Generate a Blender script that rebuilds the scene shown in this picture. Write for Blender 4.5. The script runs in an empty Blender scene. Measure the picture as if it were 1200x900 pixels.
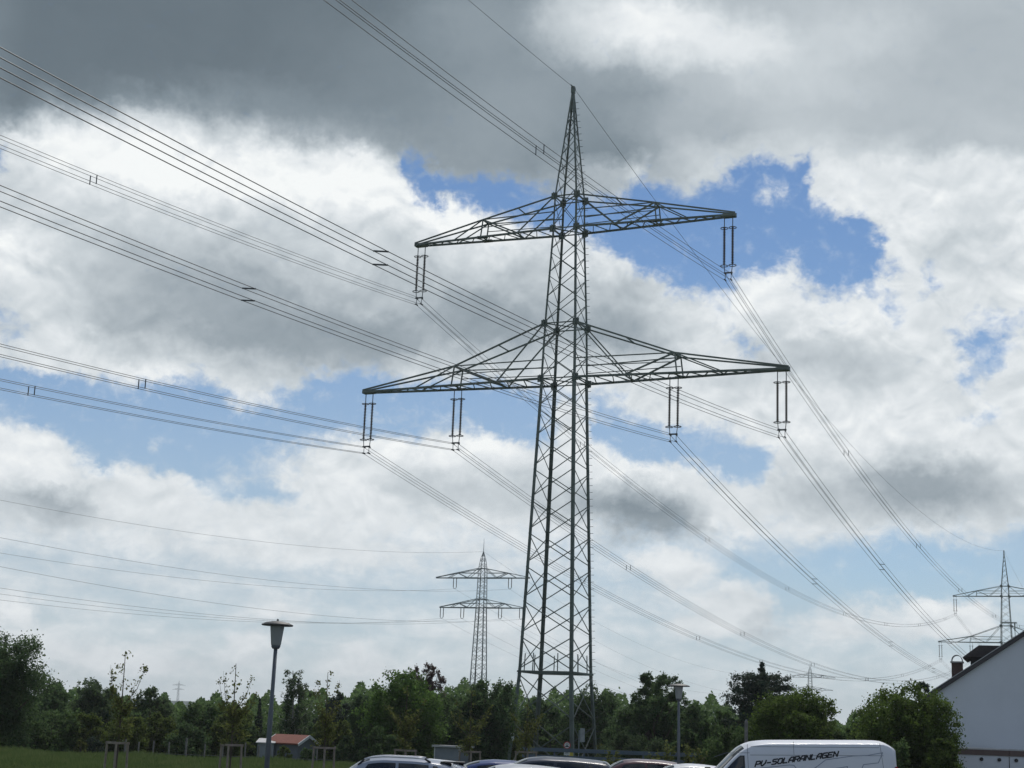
import bpy, bmesh, math, random
import numpy as np
from mathutils import Vector, Matrix
R = math.radians
scene = bpy.context.scene
COL = scene.collection

# ------------------------------------------------------------------ camera
CAM_H, FPX, PITCH, ROLL = 2.5, 1818.54, 0.2165, 0.0377      # focal length in pixels of a 1200 px wide frame
cam_data = bpy.data.cameras.new('camera')
cam_data.sensor_width = 36.0
cam_data.lens = FPX / 1200 * 36.0
cam_data.clip_start = 0.1
cam_data.clip_end = 20000
camera = bpy.data.objects.new('camera', cam_data)
COL.objects.link(camera)
camera.matrix_world = (Matrix.Translation((0, 0, CAM_H)) @ Matrix.Rotation(R(90) + PITCH, 4, 'X') @ Matrix.Rotation(ROLL, 4, 'Z'))
scene.camera = camera
_Rt = np.array(camera.matrix_world.to_3x3())
C_R, C_U, C_F = _Rt[:, 0], _Rt[:, 1], -_Rt[:, 2]

def ray(u, v):
    return C_F + C_R * ((u - 600) / FPX) - C_U * ((v - 450) / FPX)

def at(u, v, d):
    """surveyed point: seen in direction (u, v) of the photograph at distance d along the view axis' ground track"""
    r = ray(u, v)
    return np.array([0, 0, CAM_H]) + r * (d / r[1])

def px_of(dirs):
    z = dirs @ C_F
    return 600 + FPX * (dirs @ C_R) / z, 450 - FPX * (dirs @ C_U) / z

# ------------------------------------------------------------------ exposure, sun
scene.view_settings.view_transform = 'Standard'
scene.view_settings.look = 'None'
scene.view_settings.exposure = 0.0
scene.view_settings.gamma = 1.0
scene.view_settings.use_curve_mapping = False
scene.render.engine = 'CYCLES'
scene.cycles.max_bounces = 10
scene.cycles.diffuse_bounces = 8
scene.cycles.transmission_bounces = 8
scene.cycles.transparent_max_bounces = 6
scene.cycles.use_denoising = True
scene.cycles.denoiser = 'OPENIMAGEDENOISE'
scene.cycles.denoising_input_passes = 'RGB_ALBEDO_NORMAL'
scene.cycles.denoising_prefilter = 'ACCURATE'

SUN_EL, SUN_AZ = R(56), R(16)          # high in front of the camera, a little to the right, behind the cloud deck
sun_data = bpy.data.lights.new('sun', 'SUN')
sun_data.energy = 2.8
sun_data.angle = R(14)
sun_data.color = (1.0, 0.95, 0.88)
sun = bpy.data.objects.new('sun', sun_data)
COL.objects.link(sun)
_sd = Vector((math.sin(SUN_AZ) * math.cos(SUN_EL), math.cos(SUN_AZ) * math.cos(SUN_EL), math.sin(SUN_EL)))
sun.rotation_euler = _sd.to_track_quat('Z', 'Y').to_euler()
sun.location = (0, 0, 90)
# ------------------------------------------------------------------ sky: Nishita daylight behind procedural cloud
def poly_sd(px, py, pts):
    """signed distance to a polygon, positive inside"""
    d2 = np.full(px.shape, 1e18); inside = np.zeros(px.shape, bool)
    n = len(pts)
    for i in range(n):
        ax, ay = pts[i]; bx, by = pts[(i + 1) % n]
        ex, ey = bx - ax, by - ay
        wx, wy = px - ax, py - ay
        t = np.clip((wx * ex + wy * ey) / (ex * ex + ey * ey + 1e-9), 0, 1)
        d2 = np.minimum(d2, (wx - ex * t) ** 2 + (wy - ey * t) ** 2)
        c = ((ay > py) != (by > py)) & (px < (bx - ax) * (py - ay) / (by - ay + 1e-12) + ax)
        inside ^= c
    return np.where(inside, 1, -1) * np.sqrt(d2)

def sstep(x, a, b):
    t = np.clip((x - a) / (b - a), 0, 1)
    return t * t * (3 - 2 * t)

def brush_poly(F, px, py, pts, val, soft, op=1.0):
    w = sstep(poly_sd(px, py, pts), -soft, soft) * op
    return F * (1 - w) + val * w

def brush_el(F, px, py, cx, cy, rx, ry, rot, val, op=1.0, hard=0.3):
    c, s = math.cos(R(rot)), math.sin(R(rot))
    x, y = px - cx, py - cy
    d = np.sqrt(((x * c + y * s) / rx) ** 2 + ((-x * s + y * c) / ry) ** 2)
    w = (1 - sstep(d, hard, 1.25)) * op
    return F * (1 - w) + val * w

def cloud_cover(px, py):
    C = np.where(py < 470, 1.0, 1.0)
    P = lambda pts, v, s=8, op=1.0: brush_poly(C, px, py, pts, v, s, op)
    # the gap under the high deck, left and right of the mast
    C = P([(462,176),(484,180),(504,196),(544,207),(600,216),(640,220),(690,230),(722,228),(736,214),(752,203),(772,204),(786,222),(806,224),(832,204),(862,194),
           (900,188),(940,180),(950,188),(950,214),(958,238),(985,254),(1010,262),(1030,284),(1042,302),(1056,318),(1040,328),(1020,346),(990,352),(960,350),(945,336),
           (940,314),(915,308),(893,326),(875,324),(860,332),(842,346),(815,350),(785,336),(760,322),(735,310),(715,298),(695,284),(660,278),(600,262),(560,246),
           (530,228),(518,232),(510,250),(496,242),(478,222)], -0.1, 8)
    # the blue band across the middle
    C = P([(-60,424),(60,430),(70,441),(100,446),(160,455),(200,440),(235,440),(260,453),(276,470),(312,468),(344,462),(352,447),(385,432),(430,432),(500,444),(560,450),
           (640,458),(640,524),(605,516),(560,508),(530,501),(490,506),(455,503),(430,500),(400,516),(360,521),(320,520),(322,548),(372,604),(330,590),(260,577),(200,562),
           (150,545),(118,553),(92,535),(77,514),(60,505),(46,513),(32,494),(0,490),(-60,480)], 0.0, 9)
    # right of the mast, under the long arm
    C = P([(690,480),(735,488),(790,500),(860,512),(905,532),(900,560),(880,574),(852,560),(832,546),(800,540),(778,546),(745,542),(715,530),(690,520)], 0.0, 9)
    C = P([(650,462),(700,458),(760,474),(760,486),(700,478),(650,476)], 0.4, 8)
    # low blue on the right
    C = P([(850,640),(900,650),(960,644),(1010,640),(1080,634),(1135,640),(1180,622),(1260,610),(1260,700),(1160,690),(1110,700),(1060,712),(1000,704),(960,712),(925,726),
           (900,694),(868,680),(830,656)], 0.08, 10)
    C = P([(1060,715),(1160,695),(1260,700),(1260,780),(1060,780)], 0.55, 14)
    E = lambda cx, cy, rx, ry, rot, v, op=1.0, hard=.3: brush_el(C, px, py, cx, cy, rx, ry, rot, v, op, hard)
    C = E(15, 385, 20, 26, 0, 0.2); C = E(4, 190, 14, 20, 0, .35)
    C = E(918, 228, 30, 9, 16, .75); C = E(955, 262, 10, 30, -25, .4, .6)
    C = E(1094, 322, 14, 20, 10, .2); C = E(1152, 398, 34, 34, 15, 0.05); C = E(1142, 440, 26, 16, 0, .3); C = E(1150, 478, 40, 14, 10, .35)
    C = E(1046, 362, 30, 22, 30, .42); C = E(873, 402, 18, 14, -30, .2); C = E(845, 360, 30, 16, -20, .6); C = E(1185, 380, 20, 25, 0, .4)
    C = E(182, 532, 11, 9, -30, .85); C = E(300, 527, 90, 6, 12, .55); C = E(240, 545, 130, 6, 10, .5)
    C = E(1010, 585, 1, 1, 0, 1)
    C = E(985, 660, 14, 10, 40, .7); C = E(905, 652, 22, 9, 25, .65)
    # low small clouds and veils
    C = C * (1 - .62 * sstep(py, 596, 650))
    C = E(330, 625, 330, 40, 5, .85); C = E(560, 640, 160, 30, 5, .65); C = E(150, 690, 240, 20, 4, .50); C = E(180, 725, 200, 8, 3, .25); C = E(560, 690, 200, 14, 3, .30); C = E(380, 745, 60, 8, 0, .3)
    C = E(790, 668, 60, 20, 8, 1.15); C = E(742, 660, 24, 12, 0, .6)
    C = E(872, 716, 52, 26, 14, 1.15); C = E(862, 700, 28, 18, 0, 1.2); C = E(830, 735, 60, 16, 0, 1.0)
    C = E(1000, 730, 70, 18, -6, 1.0); C = E(1110, 726, 70, 28, -4, 1.15); C = E(1050, 745, 60, 12, 0, .75)
    C = E(15, 722, 46, 24, 20, 1.15); C = E(60, 765, 90, 22, 0, .85); C = E(160, 772, 76, 20, 0, 1.05); C = E(220, 765, 60, 14, 8, .8)
    C = E(330, 718, 50, 18, 10, .8); C = E(290, 765, 60, 20, 0, .8); C = E(420, 775, 60, 18, 0, .9); C = E(90, 730, 70, 9, 0, .65)
    C = E(600, 745, 120, 30, 0, .7); C = E(700, 770, 70, 16, 0, .6)
    return C

def cloud_light(px, py):
    B = np.full(px.shape, .86)
    P = lambda pts, v, s=20, op=1.0: brush_poly(B, px, py, pts, v, s, op)
    E = lambda cx, cy, rx, ry, rot, v, op=1.0, hard=.2: brush_el(B, px, py, cx, cy, rx, ry, rot, v, op, hard)
    # high deck
    B = P([(-300,-300),(640,-300),(660,40),(700,90),(760,120),(800,200),(700,226),(560,222),(500,205),(440,170),(330,158),(250,140),(200,132),(150,116),(110,140),(60,128),(20,156),(-300,150)], .27, 44)
    B = P([(-300,-300),(520,-300),(470,60),(380,100),(200,105),(60,118),(0,140),(-300,140)], .12, 34)
    B = E(120, 30, 200, 60, 0, .10, .8); B = E(420, 60, 120, 60, 0, .2, .6); B = E(330, 130, 120, 26, 6, .33, .8); B = E(450, 170, 60, 30, 20, .40, .8); B = E(560, 180, 90, 40, 10, .40, .8)
    B = E(600, 125, 120, 70, 0, .42, .85); B = E(560, 30, 80, 60, 0, .40, .8); B = E(470, 70, 80, 60, 0, .27, .6); B = E(700, 200, 60, 20, 0, .60, .8); B = E(745, 195, 22, 18, 0, .85, .8)
    B = P([(640,-300),(1600,-300),(1600,175),(1000,175),(900,165),(840,185),(790,200),(760,130),(700,80),(650,40)], .62, 55)
    B = E(690, 30, 90, 60, 0, .66, .8); B = E(770, 30, 120, 46, 8, .98, .95); B = E(880, 60, 110, 46, 20, .90, .9); B = E(960, 110, 120, 36, 12, .70, .9)
    B = E(720, 110, 90, 42, 10, .36, .9); B = E(820, 150, 120, 30, 6, .53, .8); B = E(830, 92, 50, 20, 20, .62, .6); B = E(1040, 140, 120, 26, 8, .60, .8); B = E(1160, 60, 100, 70, 0, .56, .7); B = E(1000, 40, 90, 40, 0, .78, .7)
    B = E(1120, 165, 120, 22, 4, .60, .7); B = E(850, 188, 70, 14, 0, .72, .8); B = E(1020, 195, 90, 16, 0, .84, .9)
    B = P([(960,190),(1300,180),(1300,420),(1100,340),(1050,300),(980,250)], .88, 14)
    B = E(1160, 240, 60, 30, 0, .80, .8); B = E(1130, 300, 80, 60, 0, .77, .9)
    # the broad cumulus on the left
    B = P([(-100,160),(60,140),(160,128),(330,165),(470,190),(560,240),(640,275),(700,285),(780,335),(830,360),(800,430),(640,455),(540,440),(360,440),(300,465),(200,440),(60,425),(-100,425)], .76, 16)
    B = E(60, 175, 60, 26, 10, .93); B = E(190, 170, 80, 30, 10, .96); B = E(320, 190, 80, 26, 10, .95); B = E(430, 210, 60, 36, 30, .94); B = E(520, 250, 50, 30, 20, .98); B = E(560, 265, 60, 22, 20, .96)
    B = E(370, 222, 40, 40, 0, .99, .7)
    B = E(110, 185, 110, 44, 8, 1.0, .9); B = E(220, 205, 110, 40, 10, 1.08, .9); B = E(350, 215, 110, 40, 12, 1.04, .9); B = E(450, 225, 80, 34, 20, 1.02, .9); B = E(540, 258, 70, 30, 18, 1.05, .9)
    B = E(20, 300, 64, 40, 20, .97); B = E(90, 232, 80, 20, 10, .83, .8); B = E(190, 278, 120, 30, 15, .76, .8); B = E(300, 280, 70, 30, 0, .74, .7); B = E(480, 290, 40, 20, 0, .80, .6)
    B = E(240, 345, 200, 74, 10, .52, .95); B = E(330, 388, 150, 50, 12, .43, .95); B = E(430, 400, 90, 40, 0, .42, .9); B = E(570, 375, 120, 52, 10, .40, .95); B = E(150, 385, 70, 30, 0, .50, .8); B = E(130, 330, 80, 36, 10, .60, .8); B = E(440, 340, 60, 30, 0, .60, .7)
    B = E(560, 318, 26, 14, 10, .84, .8); B = E(500, 340, 60, 30, 20, .55, .7); B = E(640, 345, 60, 40, 20, .60, .8); B = E(600, 285, 70, 14, 12, .93, .9); B = E(690, 310, 56, 16, 30, .95, .9)
    B = E(735, 352, 70, 30, 28, .58, .9); B = E(715, 392, 80, 28, 0, .42, .9); B = E(800, 372, 50, 26, 10, .78, .8); B = E(770, 420, 50, 18, 0, .66, .7); B = E(740, 440, 120, 14, 0, .84, .8)
    B = E(80, 412, 60, 18, 10, .90, .9); B = E(180, 432, 70, 18, 5, .92, .9); B = E(300, 458, 40, 12, 0, .92); B = E(60, 340, 60, 22, 10, .78, .7); B = E(350, 440, 40, 14, 0, .62, .7)
    # the two on the right
    B = P([(840,350),(890,320),(915,306),(945,335),(1000,352),(1060,360),(1120,400),(1140,430),(1100,470),(900,480),(800,440)], .86, 12)
    B = E(905, 335, 40, 26, 0, .97); B = E(870, 370, 40, 22, 0, .93); B = E(985, 372, 80, 24, 12, .90); B = E(965, 420, 120, 34, 8, .62, .95); B = E(1050, 420, 60, 20, 10, .78, .8); B = E(880, 440, 80, 18, 5, .72, .9); B = E(1080, 400, 40, 20, 10, .92)
    B = P([(880,520),(940,495),(1000,482),(1060,488),(1200,520),(1300,520),(1300,640),(1040,640),(880,620)], .84, 14)
    B = E(950, 505, 60, 16, -10, .93); B = E(1020, 500, 60, 22, 0, .95); B = E(1120, 520, 60, 20, 10, .88); B = E(1080, 574, 130, 42, 0, .41, .95); B = E(1170, 590, 60, 20, 0, .62, .8); B = E(960, 575, 70, 34, 10, .64, .9)
    B = E(1000, 610, 60, 14, 0, .66, .8); B = E(1040, 634, 70, 9, 0, .86, .9); B = E(910, 600, 60, 20, 0, .80, .8)
    # the row in the middle
    B = P([(310,520),(360,520),(430,500),(560,508),(640,525),(720,535),(800,545),(850,560),(880,580),(860,610),(760,632),(640,600),(500,590),(400,600)], .85, 12)
    B = E(480, 522, 70, 18, 5, .97); B = E(580, 530, 50, 16, 8, .97); B = E(400, 575, 60, 26, 0, .90); B = E(530, 578, 100, 22, 6, .66, .9); B = E(640, 585, 70, 20, 10, .66, .9); B = E(748, 600, 84, 32, 8, .32, 1); B = E(790, 618, 40, 14, 0, .40, .9)
    B = E(690, 580, 40, 22, 30, .52, .8); B = E(760, 555, 70, 12, 8, .92); B = E(840, 580, 40, 20, 20, .86); B = E(716, 580, 14, 12, 30, .78, .8)
    B = E(40, 530, 70, 32, 20, .95); B = E(60, 592, 60, 22, 10, .48, .95); B = E(95, 585, 26, 14, 20, .55, .8); B = E(90, 555, 30, 16, 30, .80); B = E(10, 590, 40, 16, 0, .66, .8)
    # low veils
    B = P([(-100,640),(1300,660),(1300,900),(-100,900)], .84, 16, .8)
    B = E(885, 728, 46, 12, 24, .60, .9); B = E(862, 702, 26, 12, 10, .97); B = E(1110, 716, 60, 14, -4, .94); B = E(15, 716, 36, 12, 20, .97); B = E(1000, 724, 50, 9, -6, .90); B = E(800, 680, 40, 7, 0, .78, .8); B = E(786, 664, 40, 8, 0, .90, .8)
    B = E(250, 785, 120, 12, 0, .74, .8); B = E(330, 735, 70, 10, 0, .74, .7); B = E(450, 790, 60, 10, 0, .76, .7); B = E(1120, 735, 60, 12, 0, .88, .8); B = E(580, 760, 60, 9, 8, .74, .6)
    return B

def sky_haze(px, py):
    H = sstep(py, 230, 880) * .80
    H = brush_el(H, px, py, 150, 640, 330, 70, 3, .95, .7)
    H = brush_el(H, px, py, 1060, 665, 190, 46, 0, .30, .9)
    return H

AZ0, AZ1, NAZ = -20.0, 20.0, 62        # degrees
EL0, EL1, NEL = -1.0, 27.2, 42
def cloud_rows():
    """one small node group per row of the cloud layout (cover, light, haze along the azimuth)"""
    azs = np.radians(np.linspace(AZ0, AZ1, NAZ + 1)); els = np.radians(np.linspace(EL0, EL1, NEL))
    A, Eg = np.meshgrid(azs, els)
    dirs = np.stack([np.sin(A) * np.cos(Eg), np.cos(A) * np.cos(Eg), np.sin(Eg)], -1)
    px, py = px_of(dirs)
    data = np.stack([cloud_cover(px, py), cloud_light(px, py), sky_haze(px, py)], -1)
    h = NAZ // 2; groups = []
    for j in range(NEL):
        t = bpy.data.node_groups.new('cloud_row', 'ShaderNodeTree')
        ends = []
        for cols in (data[j, :h + 1], data[j, h:]):
            n = t.nodes.new('ShaderNodeValToRGB'); e = n.color_ramp.elements; k = len(cols)
            for i in range(1, k - 1): e.new(i / (k - 1))
            for i, c in enumerate(cols): e[i].color = (float(c[0]), float(c[1]), float(c[2]), 1)
            ends.append(n)
        for nm in ('first', 'second', 'half'): t.interface.new_socket(nm, in_out='INPUT', socket_type='NodeSocketFloat')
        t.interface.new_socket('layout', in_out='OUTPUT', socket_type='NodeSocketColor')
        gi = t.nodes.new('NodeGroupInput'); go = t.nodes.new('NodeGroupOutput'); m = t.nodes.new('ShaderNodeMix'); m.data_type = 'RGBA'
        t.links.new(gi.outputs[0], ends[0].inputs[0]); t.links.new(gi.outputs[1], ends[1].inputs[0]); t.links.new(gi.outputs[2], m.inputs['Factor'])
        t.links.new(ends[0].outputs[0], m.inputs[6]); t.links.new(ends[1].outputs[0], m.inputs[7]); t.links.new(m.outputs[2], go.inputs[0])
        groups.append(t)
    return groups

def build_sky():
    rows = cloud_rows()
    w = bpy.data.worlds.new('World'); w.use_nodes = True
    nt = w.node_tree; N, L = nt.nodes, nt.links
    N.clear()
    def node(t, **kw):
        n = N.new(t)
        for k, v in kw.items(): setattr(n, k, v)
        return n
    def put(sock, v):
        if hasattr(v, 'is_output') or isinstance(v, bpy.types.NodeSocket): L.new(v, sock)
        else: sock.default_value = v
    def math_(op, a, b=None, c=None, clamp=False):
        n = node('ShaderNodeMath', operation=op, use_clamp=clamp)
        put(n.inputs[0], a)
        if b is not None: put(n.inputs[1], b)
        if c is not None: put(n.inputs[2], c)
        return n.outputs[0]
    def maprange(x, a, b, c=0., d=1., t='LINEAR'):
        n = node('ShaderNodeMapRange', interpolation_type=t)
        put(n.inputs[0], x)
        for i, v in enumerate((a, b, c, d)): put(n.inputs[1 + i], v)
        return n.outputs[0]
    def mixc(f, a, b):
        n = node('ShaderNodeMix', data_type='RGBA')
        put(n.inputs['Factor'], f); put(n.inputs[6], a); put(n.inputs[7], b)
        return n.outputs[2]
    tc = node('ShaderNodeTexCoord')
    sep = node('ShaderNodeSeparateXYZ'); L.new(tc.outputs['Generated'], sep.inputs[0])
    az = math_('MULTIPLY', math_('ARCTAN2', sep.outputs[0], sep.outputs[1]), 180 / math.pi)
    el = math_('MULTIPLY', math_('ARCSINE', sep.outputs[2]), 180 / math.pi)
    comb = node('ShaderNodeCombineXYZ'); put(comb.inputs[0], az); put(comb.inputs[1], el)
    def noise(scale, detail, rough, off=(0, 0, 0), dist=0.0, sx=1., sy=1., src=None):
        m = node('ShaderNodeMapping'); L.new(src or comb.outputs[0], m.inputs[0])
        m.inputs['Location'].default_value = off; m.inputs['Scale'].default_value = (sx, sy, 1)
        n = node('ShaderNodeTexNoise', noise_dimensions='3D'); L.new(m.outputs[0], n.inputs['Vector'])
        n.inputs['Scale'].default_value = scale; n.inputs['Detail'].default_value = detail
        n.inputs['Roughness'].default_value = rough; n.inputs['Distortion'].default_value = dist
        return n
    # billowing: displace the lookup of the cloud layout by fractal noise
    wn = noise(0.55, 8, .58, (3.1, 7.7, 1.3), 0, 1, 1.15)
    wn2 = noise(1.9, 5, .6, (13.1, 2.7, 4.3), 0, 1, 1.1)
    sw = node('ShaderNodeSeparateColor'); L.new(wn.outputs['Color'], sw.inputs[0])
    sw2 = node('ShaderNodeSeparateColor'); L.new(wn2.outputs['Color'], sw2.inputs[0])
    def warp(base, a, b, ka, kb):
        x = math_('MULTIPLY_ADD', math_('SUBTRACT', a, .5), ka, base)
        return math_('MULTIPLY_ADD', math_('SUBTRACT', b, .5), kb, x)
    azw = warp(az, sw.outputs[0], sw2.outputs[0], 1.9, 1.0)
    elw = warp(el, sw.outputs[1], sw2.outputs[1], 1.5, .8)
    tx = math_('DIVIDE', math_('SUBTRACT', azw, AZ0), AZ1 - AZ0)
    tl = math_('MULTIPLY', tx, 2.0, clamp=True); tr = math_('MULTIPLY_ADD', tx, 2.0, -1.0, clamp=True)
    half = math_('GREATER_THAN', tx, .5)
    row = math_('MULTIPLY', math_('DIVIDE', math_('SUBTRACT', elw, EL0), EL1 - EL0), NEL - 1.0)
    h = NAZ // 2
    acc = None
    for j in range(NEL):
        g = node('ShaderNodeGroup'); g.node_tree = rows[j]
        L.new(tl, g.inputs[0]); L.new(tr, g.inputs[1]); L.new(half, g.inputs[2])
        c = g.outputs[0]
        acc = c if acc is None else mixc(math_('SUBTRACT', row, float(j - 1), clamp=True), acc, c)
    lay = node('ShaderNodeSeparateColor'); L.new(acc, lay.inputs[0])
    cover, light, haze = lay.outputs[0], lay.outputs[1], lay.outputs[2]
    # outside the surveyed part of the sky: broken cloud of the same kind
    gn = noise(0.07, 6, .6, (1.7, 5.2, 9.1), .3, 1, 1.4)
    gl = noise(0.12, 5, .55, (8.7, 1.2, 3.1), .3, 1, 1.4)
    out = math_('MAXIMUM', maprange(math_('ABSOLUTE', az), 19, 26), maprange(el, 27, 34))
    cover = math_('MULTIPLY_ADD', math_('SUBTRACT', maprange(gn.outputs[0], .44, .64), cover), out, cover)
    light = math_('MULTIPLY_ADD', math_('SUBTRACT', maprange(gl.outputs[0], .3, .7, .40, .95), light), out, light)
    # cloud edge and texture
    dn = noise(1.5, 10, .62, (5.3, 1.1, 2.2), .35, 1, 1.3)
    dn2 = noise(.55, 8, .50, (2.3, 6.1, 8.2), .5, 1, 1.35)
    d1 = math_('SUBTRACT', dn.outputs[0], .5); d2 = math_('SUBTRACT', dn2.outputs[0], .5)
    low = maprange(el, 4.0, 10.5, .40, 1.0)              # far clouds near the horizon: finer, flatter, fainter structure
    edge = math_('MULTIPLY_ADD', math_('MULTIPLY', d1, low), 1.85, math_('MULTIPLY_ADD', cover, 1.45, -.20))
    dl = noise(.62, 7, .52, (1.2, 3.4, 6.5), .5, .6, 1.9)
    veil = math_('MULTIPLY', math_('SUBTRACT', dl.outputs[0], .5), math_('SUBTRACT', 1.0, maprange(el, 4.5, 9.0)))
    edge = math_('MULTIPLY_ADD', veil, 1.0, edge)
    alpha = maprange(edge, -.20, 1.08, 0, 1, 'SMOOTHSTEP')
    # billows: the sun stands above, so a puff is bright where it thins out upwards and grey beneath
    ba = noise(.62, 9, .50, (4.4, 9.2, 3.3), .9, 1, 1.2); bb = noise(.62, 9, .50, (4.4, 9.2 + .42, 3.3), .9, 1, 1.2)
    puff = math_('SUBTRACT', ba.outputs[0], bb.outputs[0])
    # the high deck is smooth, the cumulus below it is billowy
    soft = math_('MULTIPLY', maprange(el, 19.0, 22.0, 1.0, .22), low)
    lit = math_('MULTIPLY_ADD', math_('MULTIPLY', d2, soft), .26, math_('MULTIPLY_ADD', veil, .22, light))
    lit = math_('MULTIPLY_ADD', math_('MULTIPLY', puff, math_('MULTIPLY', soft, maprange(light, .4, .95, .25, 1.0))), .38, lit)
    lit = math_('MULTIPLY_ADD', math_('MULTIPLY', d1, soft), .10, lit)
    cr = node('ShaderNodeValToRGB'); L.new(lit, cr.inputs[0])
    def lin(r, g, b):
        f = lambda c: ((c / 255 + .055) / 1.055) ** 2.4 if c / 255 > .04045 else c / 255 / 12.92
        return (f(r), f(g), f(b), 1)
    stops = [(0, (90, 103, 113)), (.12, (105, 118, 127)), (.3, (128, 141, 150)), (.5, (157, 168, 176)), (.75, (202, 210, 215)), (.9, (230, 235, 238)), (1.0, (247, 250, 250))]
    e = cr.color_ramp.elements
    while len(e) < len(stops): e.new(.5)
    for i, (p_, c_) in enumerate(stops): e[i].position = p_
    for i, (p_, c_) in enumerate(stops): e[i].color = lin(*c_)
    # blue air: Nishita sky, milky towards the horizon
    sky = node('ShaderNodeTexSky', sky_type='NISHITA', sun_disc=False)
    sky.sun_elevation = SUN_EL; sky.sun_rotation = SUN_AZ
    sky.air_density = 1.0; sky.dust_density = 0.0; sky.ozone_density = 6.0
    bg1 = node('ShaderNodeBackground'); L.new(sky.outputs[0], bg1.inputs[0]); bg1.inputs[1].default_value = SKY_STRENGTH
    bgh = node('ShaderNodeBackground'); bgh.inputs[0].default_value = lin(182, 198, 209); bgh.inputs[1].default_value = 1.0
    mh = node('ShaderNodeMixShader'); L.new(haze, mh.inputs[0]); L.new(bg1.outputs[0], mh.inputs[1]); L.new(bgh.outputs[0], mh.inputs[2])
    bg2 = node('ShaderNodeBackground'); L.new(cr.outputs[0], bg2.inputs[0]); bg2.inputs[1].default_value = 1.0
    mx = node('ShaderNodeMixShader'); L.new(alpha, mx.inputs[0]); L.new(mh.outputs[0], mx.inputs[1]); L.new(bg2.outputs[0], mx.inputs[2])
    o = node('ShaderNodeOutputWorld'); L.new(mx.outputs[0], o.inputs[0])
    scene.world = w
    w.cycles.sampling_method = 'MANUAL'; w.cycles.sample_map_resolution = 512
SKY_STRENGTH = 0.084
build_sky()
# ------------------------------------------------------------------ helpers
def g_ground(y):
    """height of the ground: the meadow drops by 1.4 m to the gardens behind it"""
    t = min(1, max(0, (y - 86) / 18.0))
    return -1.4 * t * t * (3 - 2 * t)

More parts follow.
